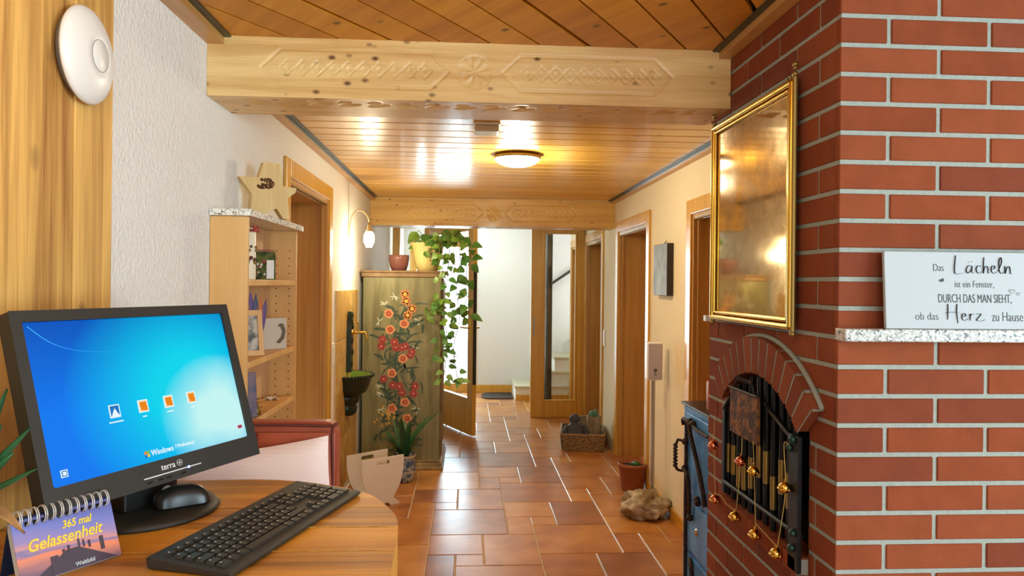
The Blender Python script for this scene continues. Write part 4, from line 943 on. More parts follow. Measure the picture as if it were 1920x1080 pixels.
Lc(hl, 'punch_holes', M['black'], cv)

# ------------------------------------------------------------------ bar chair with pillow
cyb = 2.02; r = thing('bar_chair', 'rust red leather high chair behind the counter table', 'chair', (-.575, 1.9, 0))
def pad_fn(w_, h_, t_, cx, cy, z0, lean=0, pw=3.2):
    def f(u, v):
        a, b = 2*u-1, 2*v-1; k = max(0, (1-abs(a)**pw))**.5*max(0, (1-abs(b)**pw))**.5
        return (cx+a*w_/2, cy+lean*v-t_*k, z0+h_*v)
    return f
bb = MB(); W2 = .218
rc = [(-W2, 0), (W2, 0)]+[(W2-.035+.035*sin(t*pi/10), .36-.035+.035*cos(t*pi/10)) for t in range(5, -1, -1)]+[(-W2+.035-.035*sin(t*pi/10), .36-.035+.035*cos(t*pi/10)) for t in range(0, 6)]
bb.prism(rc, .05, TR((-.575, cyb, .72), 0, rad(-3))); b_ = bb.build('backrest', M['leather'], r, bevel=.014, seg=3)
pq = MB()
for cx in (-.685, -.465): pq.grid(pad_fn(.21, .30, .014, cx, cyb-.002, .752), 12, 14)
pq.build('back_cushion', M['leather'], b_)
MB().tube(smooth_path([(-.783, cyb+.005, .76), (-.783, cyb-.012, 1.05), (-.765, cyb-.016, 1.073), (-.385, cyb-.016, 1.073), (-.367, cyb-.012, 1.05), (-.367, cyb+.005, .76)], 6), .004, 6).build('piping', M['seam'], b_)
box('seat', (-.79, 1.66, .62), (-.36, 2.03, .715), M['leather'], r, bevel=.025)
for sx in (-.765, -.385):
    for sy in (1.69, 2.03): MB().tube([(sx, sy, .63), (sx*1.0, sy, .002)], [.019, .014], 8).build('leg', M['door_dark'], r)
r = thing('pillow', 'pale pink ribbed pillow leaning on the red leather chair', 'pillow', (-.545, 1.93, .72))
def ribbed():
    m, N, L_, p = nm('pink_fabric'); tc = N.new('ShaderNodeTexCoord'); wv = N.new('ShaderNodeTexWave'); wv.bands_direction = 'Z'; wv.inputs['Scale'].default_value = 34; wv.inputs['Distortion'].default_value = 1.2; wv.inputs['Detail'].default_value = 2
    L_.new(tc.outputs['Object'], wv.inputs['Vector']); b = N.new('ShaderNodeBump'); b.inputs['Strength'].default_value = .3; b.inputs['Distance'].default_value = .0015; L_.new(wv.outputs['Fac'], b.inputs['Height']); L_.new(b.outputs[0], p.inputs['Normal'])
    p.inputs['Base Color'].default_value = srgb(244, 222, 214); p.inputs['Roughness'].default_value = .9; return m
def pil(sd):
    def f(u, v):
        a, b = 2*u-1, 2*v-1; k = max(0, (1-a*a))**.42*max(0, (1-b*b))**.42
        pinch = 1-.05*(1-a*a)*abs(b); px = 1-.05*(1-b*b)
        x, z, y = a*.205*px, b*.15*pinch, sd*.06*k
        c_, s_ = cos(rad(-8)), sin(rad(-8)); x, z = x*c_+z*s_*-1*-1, -x*s_+z*c_
        return (-.553+x, 1.925+y+(z+.15)*.16, .876+z)
    return f
q = MB(); q.grid(pil(-1), 26, 20); q.grid(pil(1), 26, 20); q.build('pillow_body', ribbed(), r)

# ------------------------------------------------------------------ aloe at the left edge
r = thing('aloe_plant', 'spiky green aloe plant in a brown pot at the left edge of the table', 'plant', (-.715, 1.075, TZ))
ax_, ay_ = -.715, 1.075
MB().lathe([(0, .001), (.03, .001), (.039, .1), (.042, .125), (.038, .125), (.036, .11), (0, .108)], (ax_, ay_, TZ), 28).build('pot', plain('clay', srgb(150, 104, 66), .8, var=.1), r)
al = MB(); ar_ = random.Random(9)
for i in range(44):
    a = rad(218+132*((i*.618) % 1)); el = rad(8+66*(i/44)); L_ = ar_.uniform(.11, .15)*(1 if i > 4 else .9)
    al.leaf((ax_+.008*cos(a), ay_+.008*sin(a), TZ+.122+i*.0009), (cos(a)*cos(el), sin(a)*cos(el), sin(el)), (0, 0, 1) if el < 1.2 else (1, 0, 0), L_, .019, 0 if i > 4 else 1, bend=-.1 if i > 6 else .35, fold=.5)
al.build('leaves', [M['leaf_dark'], M['leaf_dry']], r, solid=.003)

# ------------------------------------------------------------------ wall fountain on its tile panel
r = thing('tile_panel', 'golden brown stone tile panel behind the wall fountain', 'tile panel', (XL, 5.11, .05))
box('grout_board', (XL+.0005, 4.673, .06), (XL+.009, 5.565, 1.412), M['grout'], r)
q = MB(); k = 0
for i in range(3):
    z = 1.41
    while z > .07:
        h_ = min(.335, z-.062); q.box((XL+.008, 4.678+i*.2965, z-h_+.007), (XL+.0135, 4.678+i*.2965+.288, z), (k*2+i) % 3); z -= .335; k += 1
q.build('tiles', M['gold_tile'], r, bevel=.0015)
r = thing('wall_fountain', 'dark green cast basin with backplate mounted on the golden tile panel', 'fountain', (XL+.015, 5.1, .55))
xw = XL+.0145
q = MB(); q.prism([(-.05, .84), (.05, .84), (.046, 1.12), (.034, 1.2), (.026, 1.235), (.012, 1.262), (-.012, 1.262), (-.026, 1.235), (-.034, 1.2), (-.046, 1.12)], .03, Matrix(((0, 1, 0, xw), (1, 0, 0, 5.1), (0, 0, 1, 0), (0, 0, 0, 1))))
for z in (1.235, 1.2, 1.16, 1.06, .98, .9): q.ball((xw+.03, 5.1+.015*((z*100) % 3-1), z), .022, 10, 8, sc=(.5, 1, 1.2))
q.build('backplate', M['green_iron'], r, bevel=.006)
q = MB(); A0_, A1_ = -pi/2, pi/2
q.lathe([(.03, -.125), (.1, -.12), (.15, -.09), (.172, -.04), (.184, .0), (.2, .014), (.196, .03), (.185, .028), (.17, .012), (.12, -.03), (.0, -.045)], (xw, 5.1, .795), 36, a0=A0_, a1=A1_, sx=.9)
q.build('basin', [M['green_iron']], r)
q = MB(); q.lathe([(.184, .0285), (.15, .0), (.08, -.02), (0, -.022)], (xw, 5.1, .797), 30, a0=A0_, a1=A1_, sx=.9); q.build('glazed_bowl', M['green_glaze'], r)
q = MB()
for i in range(25):
    a = A0_+(A1_-A0_)*i/24; q.ball((xw+.178*cos(a), 5.1+.197*sin(a), .818), .0125, 9, 6)
q.build('beaded_rim', M['green_iron'], r)
q = MB(); q.lathe([(.0, -.26), (.05, -.262), (.075, -.24), (.08, -.2), (.07, -.185), (.09, -.17), (.1, -.13), (.085, -.115), (.06, -.1), (.0, -.1)], (xw, 5.1, .8), 30, a0=A0_, a1=A1_, sx=.9); q.build('corbel', M['green_iron'], r)
r = thing('brass_tap', 'brass tap projecting from the fountain backplate', 'tap', (XL+.05, 5.1, 1.12))
q = MB(); q.lathe([(.02, 0), (.02, .008), (.01, .012)], (0, 0, 0), 18, T=TR((xw+.0305, 5.1, 1.115)) @ Matrix.Rotation(pi/2, 4, 'Y')); q.tube([(xw+.032, 5.1, 1.115), (xw+.12, 5.1, 1.115)], .0085, 10); q.tube(smooth_path([(xw+.1, 5.1, 1.115), (xw+.125, 5.1, 1.112), (xw+.132, 5.1, 1.07)], 6), [.0085]*12+[.010], 10); q.build('spout', M['brass'], r)
q = MB(); q.tube([(xw+.07, 5.1, 1.12), (xw+.07, 5.1, 1.165)], .006, 8); q.tube([(xw+.07, 5.07, 1.165), (xw+.07, 5.13, 1.165)], .005, 8); q.ball((xw+.07, 5.1, 1.182), .009, 10, 8); q.build('tap_handle', M['brass'], r)

# ------------------------------------------------------------------ magazine rack
r = thing('magazine_rack', 'white two-panel magazine rack with handle holes on the floor beside the table', 'magazine rack', (-.60, 4.835, 0), rad(38))
def rp():
    pts = [(-.157, .318), (.157, .318)]+[(p.x, p.z) for p in smooth_path([(.157, .31, .31), (.152, 0, .22), (.128, 0, .13), (.085, 0, .062), (.078, 0, .05)], 5)]+[(.125, .012), (.128, 0), (.06, 0), (.04, .02), (-.04, .02), (-.06, 0), (-.128, 0), (-.125, .012)]
    pts += [(-p.x, p.z) for p in reversed(smooth_path([(.157, .31, .31), (.152, 0, .22), (.128, 0, .13), (.085, 0, .062), (.078, 0, .05)], 5))]
    hole = [(x+(.03 if x > 0 else -.03)+0, z) for x, z in ((.012, .275), (.012, .3), (-.012, .3), (-.012, .275))]
    hole = [(-.04+0, .272), (.04, .272), (.048, .279), (.05, .286), (.048, .293), (.04, .3), (-.04, .3), (-.048, .293), (-.05, .286), (-.048, .279)]
    return pts, hole
po_, ho_ = rp()
for yy in (-.1, .1): MB().prism(po_, .014, TR((0, yy-.007, .001)), [ho_]).build('side_panel', M['white_board'], r, local=True, bevel=.002)
MB().box((-.075, -.092, .05), (.075, .092, .062)).build('base_board', M['white_board'], r, local=True)

# ------------------------------------------------------------------ painted wardrobe
r = thing('painted_wardrobe', 'old grey green wardrobe hand painted with flowers at the end of the left wall', 'wardrobe', (-.5, 6.05, 0))
wx0, wx1, wy0, wy1 = -.815, -.205, 5.70, 6.40
box('body', (wx0, wy0, .07), (wx1, wy1, 1.51), M['wardrobe'], r, bevel=.006)
q = MB(); q.box((wx0-.012, wy0-.012, 1.51), (wx1+.014, wy1, 1.545)); q.box((wx0-.018, wy0-.022, 1.545), (wx1+.024, wy1, 1.562)); q.build('cornice', M['wardrobe_trim'], r, bevel=.005)
q = MB(); q.box((wx0-.012, wy0-.022, .0), (wx1+.02, wy1, .055)); q.box((wx0-.012, wy0-.03, .0), (wx1+.03, wy1, .022)); q.box((wx0-.008, wy0-.012, .055), (wx1+.012, wy1, .075)); q.build('plinth_moulding', M['gilt_trim'], r, bevel=.006)
for a_, b_ in (((wx1, wy0+.045, .09), (wx1+.016, wy0+.11, 1.5)), ((wx1, wy0+.15, .12), (wx1+.01, wy1-.03, 1.49))): box('door_panel', a_, b_, M['wardrobe_trim'] if a_[1] < 5.8 else M['wardrobe'], r, bevel=.004)
# the painting: petals and leaves of thin paint on the panel facing the room
pt = MB(); pr2 = random.Random(21)
def wp(u, v): return ((u-876)/1350*5.70, 1.47-(v-528.7)/1350*5.70)
lay = [0]
def petal_flower(u, v, rad_, n, mi, mc_, cen=.35):
    x, z = wp(u, v); lay[0] += 1; yy = wy0-.0006-.00002*(lay[0] % 30)
    for i in range(n):
        a = 2*pi*i/n+pr2.uniform(-.1, .1); cx, cz = x+cos(a)*rad_*.62, z+sin(a)*rad_*.62
        pts = [(cx+cos(a)*rad_*.42*cos(t)-sin(a)*rad_*.36*sin(t), yy, cz+sin(a)*rad_*.42*cos(t)+cos(a)*rad_*.36*sin(t)) for t in [k*pi/5 for k in range(10)]]
        pt.add(pts, [tuple(range(10))], mi)
    pt.add([(x+cos(k*pi/6)*rad_*cen, yy-.0002, z+sin(k*pi/6)*rad_*cen) for k in range(12)], [tuple(range(12))], mc_)
def rosette(u, v, rad_):
    x, z = wp(u, v); lay[0] += 1; yy = wy0-.0008-.00002*(lay[0] % 30)
    for rr, mi, ph in ((1, 0, 0), (.78, 5, .4), (.5, 1, .2), (.22, 5, 0)):
        yy -= .00012; pt.add([(x+cos(k*pi/10+ph)*rad_*rr*(1+.07*cos(5*k*pi/10)), yy, z+sin(k*pi/10+ph)*rad_*rr*(1+.07*cos(5*k*pi/10))) for k in range(20)], [tuple(range(20))], mi)
def stroke(pts, wd, mi):
    P_ = smooth_path([(wp(*p)[0], 0, wp(*p)[1]) for p in pts], 6); n = len(P_); vs = []; lay[0] += 1
    for i, p in enumerate(P_):
        d = (P_[min(i+1, n-1)]-P_[max(i-1, 0)]).normalized(); ww = wd*(sin(pi*(i+.3)/(n-.4))**.7)*.5
        vs += [(p.x-d.z*ww, wy0-.0004-.00002*(lay[0] % 20), p.z+d.x*ww), (p.x+d.z*ww, wy0-.0004-.00002*(lay[0] % 20), p.z-d.x*ww)]
    pt.add(vs, [(2*i, 2*i+1, 2*i+3, 2*i+2) for i in range(n-1)], mi)
for i in range(150):       # leaf sprays behind the blooms
    v = pr2.uniform(565, 850); u = 752+pr2.gauss(0, 20)+(8 if v < 600 else 0)-(4 if v > 700 else 0); a = pr2.uniform(0, 2*pi); Ln = pr2.uniform(12, 26)
    stroke([(u, v), (u+cos(a)*Ln*.5+pr2.uniform(-3, 3), v+sin(a)*Ln*.5), (u+cos(a)*Ln, v+sin(a)*Ln+3)], pr2.uniform(.012, .026), pr2.choice([2, 2, 3, 3, 6]))
stroke([(752, 860), (746, 800), (752, 740), (744, 690), (750, 640), (758, 590), (763, 555)], .02, 3)
for pts in ([(748, 690), (735, 682), (725, 668), (728, 655), (738, 655)], [(716, 681), (738, 676), (748, 660)], [(755, 690), (772, 688), (790, 687)], [(752, 655), (770, 630), (790, 622)], [(755, 650), (772, 640), (796, 640)], [(720, 730), (736, 742), (746, 738)], [(760, 700), (772, 695), (780, 705), (774, 718), (764, 716)], [(745, 600), (735, 580), (722, 572)], [(755, 610), (775, 605), (786, 598)]): stroke(pts, .014, 3)
for u, v in ((723, 570), (742, 555), (714, 602), (780, 650), (786, 600), (716, 722), (720, 765), (783, 765), (718, 735)):
    for k in range(6): a = pr2.uniform(0, 2*pi); stroke([(u, v), (u+cos(a)*4, v+sin(a)*4), (u+cos(a)*9, v+sin(a)*9)], .006, 4)
for u, v in ((761, 551), (763, 564), (774, 578), (766, 590)): petal_flower(u, v, .036, 8, 5, 7, .4)
for u, v in ((720, 635), (718, 648), (742, 640), (745, 650), (756, 650), (762, 648), (774, 658), (723, 709), (740, 720), (752, 722), (757, 734), (781, 722), (778, 736), (772, 664)): petal_flower(u, v, .034, 6, 1, 8, .22)
for u, v in ((731, 587), (734, 617), (760, 606), (758, 671), (738, 698), (763, 752), (739, 763), (767, 782)): rosette(u, v, .036)
for i in range(34): u, v = pr2.gauss(729, 8), pr2.gauss(778, 9); petal_flower(u, v, .0085, 5, 7, 7)
def gr_(n, a, b=None): return two('paint_'+n, srgb(*a), srgb(*(b or [min(255, c+34) for c in a])), 90, .35, .65, .5)
pt.build('flower_painting', [gr_('peach', (206, 136, 98)), gr_('red', (146, 48, 42), (178, 78, 62)), gr_('green', (48, 62, 42)), gr_('darkgreen', (40, 58, 40)), gr_('white', (190, 198, 176)), gr_('orange', (186, 108, 46)), gr_('olive', (92, 98, 58)), gr_('yellow', (206, 156, 56)), gr_('pink', (206, 120, 110))], r)
# ------------------------------------------------------------------ pots and plants
r = thing('ceramic_pot', 'small glazed dusty red plant pot on top of the wardrobe', 'flower pot', (-.56, 5.95, 1.5622))
MB().lathe([(0, .0005), (.058, .0005), (.075, .045), (.085, .1), (.086, .128), (.083, .13), (.078, .124), (.076, .1), (0, .09)], (-.56, 5.95, 1.5622), 36).build('pot_body', M['pot_red'], r)
r = thing('trailing_plant', 'trailing green vine in a ribbed yellow pot on top of the wardrobe', 'plant', (-.325, 5.9, 1.5622))
px_, py_ = -.325, 5.9
MB().lathe([(0, .0005), (.082, .0005), (.1, .07), (.118, .15), (.128, .2), (.145, .222), (.147, .228), (.135, .225), (.115, .19), (0, .18)], (px_, py_, 1.5622), 72, flute=.018, nf=24).build('pot', M['pot_yellow'], r)
MB().lathe([(.116, .192), (0, .2)], (px_, py_, 1.5622), 24).build('soil', M['soil'], r)
vine = MB(); stm = MB(); vr = random.Random(12)
def wv(u, v, y): return V(((u-876)/1350*y, y, 1.47-(v-(531.4+.0105*(u-960)))/1350*y))
def vine_stem(pts, nl, L0=.07, light_=.25, dens=None):
    P_ = smooth_path([wv(*p) for p in pts], 10); stm.tube(P_, .003, 5)
    nl = int(nl*1.7); L0 *= 1.12
    for i in range(nl):
        t = (i+.6)/nl*(len(P_)-1); k = min(int(t), len(P_)-2); b = P_[k].lerp(P_[k+1], t-k)
        a = vr.uniform(0, 2*pi); d = V((cos(a)*.9, sin(a)*.6-.35, vr.uniform(-.9, .25)))
        b2 = b+d.normalized()*.025; stm.tube([b, b2], .0016, 4, caps=False)
        vine.leaf(b2, d, V((.2, -1, .6)), L0*vr.uniform(.75, 1.25), L0*vr.uniform(.6, .8), 1 if vr.random() < light_ else 0, bend=.35, fold=.2, heart=True)
vine_stem([(800, 462, 5.88), (795, 448, 5.86), (789, 438, 5.84), (784, 432, 5.84)], 3, .1, .6)
vine_stem([(806, 462, 5.9), (812, 446, 5.86), (826, 436, 5.83), (842, 440, 5.8), (856, 436, 5.78)], 7, .085)
vine_stem([(815, 462, 5.9), (838, 440, 5.85), (862, 442, 5.75), (876, 452, 5.7), (882, 480, 5.68), (874, 512, 5.66), (880, 545, 5.65), (872, 575, 5.64), (884, 596, 5.64)], 17, .08)
vine_stem([(812, 462, 5.85), (834, 446, 5.7), (842, 470, 5.6), (838, 520, 5.58), (834, 580, 5.57), (840, 640, 5.56), (836, 690, 5.56), (832, 715, 5.55)], 20, .058, .5)
vine_stem([(812, 465, 5.83), (826, 452, 5.68), (830, 490, 5.6), (826, 545, 5.58), (822, 590, 5.57), (828, 640, 5.56), (826, 670, 5.55)], 15, .05, .6)
vine_stem([(816, 460, 5.85), (850, 444, 5.72), (862, 480, 5.64), (856, 540, 5.6), (862, 600, 5.6), (852, 650, 5.6), (858, 700, 5.6), (866, 716, 5.6)], 17, .062)
vine_stem([(812, 462, 5.8), (822, 456, 5.7), (824, 470, 5.66), (822, 490, 5.66)], 5, .075)
vine_stem([(800, 466, 5.8), (808, 470, 5.72), (806, 490, 5.7)], 4, .06, .5)
for u, v, y in ((818, 575, 5.6), (806, 582, 5.58)): vine_stem([(826, 560, 5.58), (u, v, y), (u-8, v+6, y)], 3, .06, .9)
stm.build('stems', M['stem'], r); vine.build('leaves', [M['leaf'], M['leaf_light']], r)

r = thing('strap_leaf_plant', 'strap leaved green plant in a blue and white glazed pot before the wardrobe', 'plant', (-.45, 5.36, 0))
bx, by = -.45, 5.36
MB().lathe([(0, .001), (.06, .001), (.075, .03), (.085, .08), (.083, .13), (.075, .165), (.078, .185), (.088, .195), (.086, .2), (.075, .195), (.07, .17), (0, .16)], (bx, by, 0), 36).build('pot', two('blue_white', srgb(56, 76, 116), srgb(176, 172, 158), 26, .4, .6, .25), r)
q = MB(); q.lathe([(.0765, .18), (.0885, .1955), (.087, .201)], (bx, by, 0), 36); q.lathe([(.086, .078), (.0865, .084)], (bx, by, 0), 36); q.build('pot_rim', plain('cream_glaze', srgb(206, 196, 168), .3), r)
MB().lathe([(.07, .171), (0, .178)], (bx, by, 0), 20).build('soil', M['soil'], r)
q = MB(); sr = random.Random(2)
for i in range(13):
    a = i*2.399+.4; el = rad(sr.uniform(64, 86)); Ln = sr.uniform(.24, .37)
    q.leaf((bx+.012*cos(a), by+.012*sin(a), .17), (cos(a)*cos(el), sin(a)*cos(el)-.1, sin(el)), (cos(a), sin(a), .2), Ln, .048, 0, bend=-.2 if i % 4 else -.7, fold=.25, n=9)
q.build('leaves', M['leaf_dark'], r)

# right hand side floor things
r = thing('plastic_pot', 'brown plastic plant pot with a tiny cactus on the floor by the door frame', 'flower pot', (1.195, 5.09, 0))
MB().lathe([(0, .001), (.075, .001), (.08, .01), (.097, .17), (.104, .172), (.106, .196), (.1, .198), (.095, .17), (0, .165)], (1.195, 5.09, 0), 36).build('pot_body', M['terracotta'], r)
MB().lathe([(.096, .172), (.05, .18), (0, .178)], (1.195, 5.09, 0), 20).build('soil', M['soil'], r)
q = MB()
for x, y, z, rr in ((1.215, 5.07, .19, .026), (1.235, 5.09, .185, .018), (1.2, 5.1, .185, .015)): q.lathe([(0, -rr), (rr*.8, -rr*.6), (rr, 0), (rr*.8, rr*.6), (0, rr*.9)], (x, y, z), 20, flute=.1, nf=10)
q.build('cactus', M['leaf_dark'], r)
from mathutils import noise
def lump(m, c, R3, mi=0, amp=.2, fq=2., seed=0., seg=40, rings=26, flatz=None):
    vs = []; fs = []
    for i in range(rings+1):
        t = pi*i/rings
        for k in range(seg):
            a = 2*pi*k/seg; d = V((sin(t)*cos(a), sin(t)*sin(a), cos(t)))
            n = noise.fractal(d*fq+V((seed, seed*2, -seed)), 1., 2., 4)
            rr = 1+amp*n; p = [c[j]+R3[j]*d[j]*rr for j in range(3)]
            if flatz is not None: p[2] = max(p[2], flatz)
            vs.append(p)
    for i in range(rings):
        for k in range(seg): fs.append((i*seg+k, (i+1)*seg+k, (i+1)*seg+(k+1) % seg, i*seg+(k+1) % seg))
    m.add(vs, fs, mi, True)
r = thing('sanitizer_stand', 'hand sanitizer dispenser on a steel pole set in a rough boulder', 'dispenser', (1.16, 4.52, 0))
q = MB(); lump(q, (1.137, 4.52, .07), (.146, .13, .085), 0, .34, 2.1, 3.7, 56, 36, .001); q.build('boulder', M['rock'], r)
MB().tube([(1.2, 4.56, .1), (1.2, 4.56, .9)], .0125, 14).build('pole', M['steel'], r)
q = MB(); q.box((1.152, 4.535, .858), (1.256, 4.6, 1.103)); q.build('housing', M['white_plastic'], r, bevel=.012, seg=3)
MB().box((1.158, 4.527, .868), (1.25, 4.537, 1.095)).build('front_cover', plain('lilac_grey', srgb(182, 172, 178), .15), r, bevel=.01, seg=3)
q = MB(); q.lathe([(0, .003), (.011, .002), (.011, 0)], (0, 0, 0), 18, T=TR((1.204, 4.527, .925)) @ Matrix.Rotation(pi/2, 4, 'X')); q.box((1.197, 4.5255, .893), (1.211, 4.527, .899)); q.box((1.2, 4.5255, .904), (1.207, 4.527, .909)); q.build('pump_symbol', plain('sym', srgb(86, 80, 88), .5), r)
r = thing('wicker_basket', 'low rectangular wicker basket on the floor at the right wall', 'basket', (1.06, 6.5, 0), rad(-8))
bw, bd, bh = .19, .24, .145
q = MB(); rows_ = 9
for k in range(rows_):
    z = .009+k*(bh-.018)/(rows_-1); s_ = .92+.08*k/(rows_-1); pts = []
    cs = [(-bw, -bd), (bw, -bd), (bw, bd), (-bw, bd), (-bw, -bd)]
    for c_ in range(4):
        (ax, ay), (bx_, by_) = cs[c_], cs[c_+1]; n = 14
        for i in range(n):
            t = i/n; x, y_ = (ax+(bx_-ax)*t)*s_, (ay+(by_-ay)*t)*s_; o_ = .006*(1 if (i+k) % 2 else -1)
            nx_, ny_ = [(0, -1), (1, 0), (0, 1), (-1, 0)][c_]; pts.append((x+nx_*o_, y_+ny_*o_, z))
    pts.append(pts[0]); q.tube(pts, .009, 6, caps=False)
q.build('woven_side', M['wicker'], r, local=True)
q = MB(); q.tube([(-bw, -bd, bh), (bw, -bd, bh), (bw, bd, bh), (-bw, bd, bh), (-bw, -bd, bh), (bw, -bd, bh)], .012, 8); q.build('rim', M['wicker'], r, local=True)
MB().box((-bw*.9, -bd*.9, .003), (bw*.9, bd*.9, .012)).build('bottom', M['wicker'], r, local=True)
r = thing('stone_figure', 'dark grey squat stone figure with a round head in the wicker basket', 'garden figure', (0.985, 6.47, .0125))
q = MB(); q.lathe([(0, .001), (.08, .001), (.098, .03), (.1, .1), (.088, .15), (.06, .185), (.036, .2), (.034, .208), (.048, .222), (.052, .243), (.042, .265), (.022, .278), (0, .281)], (0.985, 6.47, .0125), 30, sx=1, sy=.85); q.build('body', M['dark_stone'], r)
q = MB()
for sx in (-1, 1): q.tube(smooth_path([(0.985+sx*.07, 6.45, .19), (0.985+sx*.1, 6.42, .13), (0.985+sx*.06, 6.385, .09), (0.985+sx*.01, 6.375, .085)], 5), [.02]*10+[.018]*6, 8)
q.build('arms', M['dark_stone'], r)
r = thing('log_planter', 'hollow grey log planter holding a small cactus in the wicker basket', 'planter', (1.165, 6.5, .0125))
q = MB(); q.lathe([(0, .001), (.062, .001), (.06, .1), (.063, .22), (.066, .262), (.052, .258), (.048, .2), (0, .2)], (1.165, 6.5, .0125), 30, flute=.03, nf=7); q.build('log', M['log_bark'], r)
q = MB()
for dx_, dz_, hh in ((-.022, 0, .085), (.014, 0, .095)): q.lathe([(0, 0), (.02, 0), (.022, .05), (.019, hh-.02), (.01, hh), (0, hh+.003)], (1.165+dx_, 6.5, .235), 24, flute=.08, nf=8)
q.build('cactus', M['cactus'], r)
r = thing('wood_block', 'flat grey wood slab leaning behind the stone figure in the basket', 'wood slab', (1.09, 6.6, .0125))
q = MB(); q.prism([(-.05, 0), (.05, 0), (.055, .2), (.02, .24), (-.04, .235)], .03, TR((1.09, 6.6, .0125))); q.build('slab', M['log_bark'], r, bevel=.004)

# picture on the right wall
r = thing('wall_picture', 'narrow silvery picture on a thick dark board hanging between two doors', 'picture', (XR, 4.65, 1.57))
box('board', (XR-.042, 4.475, 1.402), (XR-.001, 4.80, 1.736), plain('dark_edge', srgb(48, 38, 32), .6), r, bevel=.002)
box('print', (XR-.0435, 4.478, 1.405), (XR-.0421, 4.797, 1.733), two('silver_print', srgb(112, 114, 110), srgb(158, 160, 156), 9, .3, .7, .6), r)
MB().tube([(XR-.02, 4.63, 1.735), (XR-.004, 4.63, 1.76)], .0025, 5).build('nail', M['iron'], r)
for nm_, lab, x, y, z, sd in (('light_switch', 'small white light switch on the left wall between doorway and tile panel', XL, 4.60, 1.005, 1), ('light_switch', 'small white light switch on the right wall beside the farther doorway', XR, 6.72, .967, -1)):
    r = thing(nm_, lab, 'light switch', (x, y, z))
    xs = sorted((x+sd*.0005, x+sd*.009)); box('plate', (xs[0], y-.04, z-.075), (xs[1], y+.04, z+.075), M['white_plastic'], r, bevel=.003)
    xs = sorted((x+sd*.009, x+sd*.013)); box('rocker', (xs[0], y-.026, z-.055), (xs[1], y+.026, z+.055), M['white_plastic'], r, bevel=.002)
r = thing('junction_box', 'tiny white box on the far edge of the brick chimney below the mirror', 'wall fitting', (.872, 2.585, 1.349))
box('cover', (.868, 2.571, 1.339), (.886, 2.6, 1.361), M['white_plastic'], r, bevel=.002)

# ------------------------------------------------------------------ blue painted stove behind the chimney
r = thing('blue_cabinet', 'blue painted iron stove cabinet with black fittings behind the brick chimney', 'stove', (1.14, 2.93, 0))
sx0, sx1, sy0, sy1, sz = 1.0, 1.285, 2.62, 3.25, .938
box('body', (sx0, sy0, .02), (sx1, sy1, sz-.012), M['blue_paint'], r, bevel=.006)
box('top_plate', (sx0-.012, sy0, sz-.012), (sx1, sy1+.012, sz), plain('stove_top', srgb(52, 42, 36), .35, .4), r, bevel=.004)
for z0, z1 in ((.55, .90), (.30, .52), (.05, .28)):
    d = box('door_panel', (sx0-.008, sy0+.05, z0), (sx0+.001, sy1-.06, z1), M['blue_paint'], r, bevel=.004)
    if z0 == .30:
        MB().lathe([(0, .008), (.012, .006), (.017, 0)], (0, 0, 0), 16, T=TR((sx0-.008, 3.03, .41)) @ Matrix.Rotation(-pi/2, 4, 'Y')).build('knob', M['steel'], d)
xf = sx0-.012
def fitting(name, pts, rr, flat=1.): return MB().tube(smooth_path(pts, 5), rr, 8, flat=flat).build(name, M['rust_iron'], r)
fitting('upright_bar', [(xf, 3.17, .86), (xf, 3.172, .5), (xf, 3.165, .08)], .009)
fitting('top_strap', [(xf-.006, 3.2, .84), (xf-.012, 3.19, .868), (xf-.012, 3.12, .872), (xf-.008, 3.0, .856), (xf, 2.9, .85), (xf, 2.88, .85)], .008)
fitting('diagonal_strap', [(xf-.012, 3.1, .875), (xf-.014, 3.07, .82), (xf-.01, 2.99, .72), (xf-.008, 2.92, .62), (xf-.006, 2.9, .56)], .010)
fitting('lower_strap', [(xf-.012, 3.17, .655), (xf-.012, 3.11, .62), (xf-.01, 3.09, .53), (xf-.008, 3.1, .47)], .010)
fitting('latch_strap', [(xf, 3.1, .27), (xf-.01, 3.05, .24), (xf-.008, 3.03, .16), (xf, 3.0, .1)], .010)
fitting('hinge_strap', [(xf, 3.19, .14), (xf-.01, 3.13, .12), (xf-.01, 3.06, .06)], .009)
for y_, z_ in ((3.1, .872), (3.17, .77), (3.17, .65), (3.09, .455), (3.0, .56), (3.06, .87), (2.99, .55), (3.05, .2)): MB().ball((xf-.006, y_, z_), .016, 10, 8).build('rivet', M['rust_iron'], r)
fitting('handle_arm', [(xf, 3.17, .768), (xf-.03, 3.19, .774), (.956, 3.2, .768), (.948, 3.2, .745), (.947, 3.2, .70), (.948, 3.2, .66), (.956, 3.2, .638), (.98, 3.19, .634), (xf, 3.17, .642)], .006)
q = MB(); q.tube([(.947+.0075*cos(t*.9), 3.2+.0075*sin(t*.9), .755-t*.0022) for t in range(50)], .0048, 6); q.build('coiled_grip', M['rust_iron'], r)
r = thing('pink_candle', 'pink marbled block candle on top of the blue cabinet', 'candle', (1.07, 3.02, sz))
MB().lathe([(0, .0005), (.04, .0005), (.042, .004), (.042, .118), (.038, .122), (0, .12)], (1.07, 3.02, sz), 30).build('wax', M['pink_wax'], r)
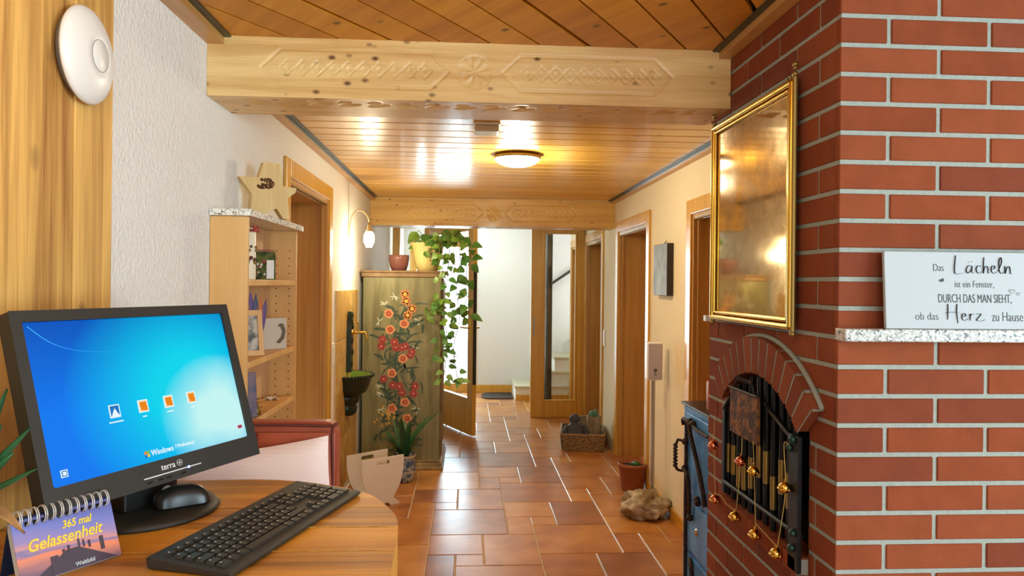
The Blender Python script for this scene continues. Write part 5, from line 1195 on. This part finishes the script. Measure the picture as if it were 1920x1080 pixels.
MB().tube([(1.07, 3.02, sz+.12), (1.071, 3.02, sz+.132)], .0012, 5).build('wick', M['black'], r)

# ------------------------------------------------------------------ hall: stairs, post, handrail, mat
r = thing('staircase', 'pale stone staircase rising to the right in the hall beyond the partition', 'staircase', (1.4, 9.35, 0))
for k, x in enumerate((.62, .86, 1.12, 1.40, 1.68, 1.96)):
    zt = .18*(k+1); z0 = .0; x1 = 2.55; yf = 9.03+.04*k if k < 2 else 9.1
    st_ = box('step', (x, yf, z0 if k == 0 else zt-.18), (x1, YF-.001, zt-.03), M['hall_white'], r)
    box('tread', (x-.012, yf-.014, zt-.03), (x1, YF-.001, zt), M['stone_tread'], st_, bevel=.003)
box('skirting', (.62, 9.018, 0), (1.29, 9.03, .07), M['door_wood'], r)
r = thing('steel_column', 'dark steel post standing in the hall beside the stairs', 'post', (1.02, 8.96, 0))
MB().tube([(1.02, 8.96, .012), (1.02, 8.96, 2.31)], .045, 24).build('shaft', M['steel_dark'], r)
MB().lathe([(0, .0005), (.075, .0005), (.075, .01), (.05, .012)], (1.02, 8.96, 0), 24).build('foot_plate', M['steel_dark'], r)
r = thing('stair_handrail', 'slim dark handrail sloping up the stair wall behind the steel post', 'handrail', (1.1, 9.66, 1.4))
MB().tube([(.90, 9.67, 1.31), (1.5, 9.67, 1.72)], .018, 12).build('rail', M['steel_dark'], r)
for x in (.98, 1.4): MB().tube([(x, 9.67, 1.31+(x-.9)*.683-.01), (x, 9.67, 1.31+(x-.9)*.683-.04), (x, YF-.001, 1.31+(x-.9)*.683-.05)], .006, 6).build('bracket', M['steel_dark'], r)
mt = MB(); mt.prism([(p.x, p.y) for p in smooth_path([(.6, 9.12, 0), (.3, 9.12, 0), (.22, 9.2, 0), (.2, 9.35, 0), (.22, 9.5, 0), (.3, 9.6, 0), (.6, 9.6, 0)], 5)], -.012, Matrix(((1, 0, 0, 0), (0, 0, 1, 0), (0, 1, 0, .0135), (0, 0, 0, 1))))
tag(mt.build('door_mat', M['mat_dark'], bevel=.003), 'dark door mat with rounded end on the hall floor before the stairs', 'door mat')
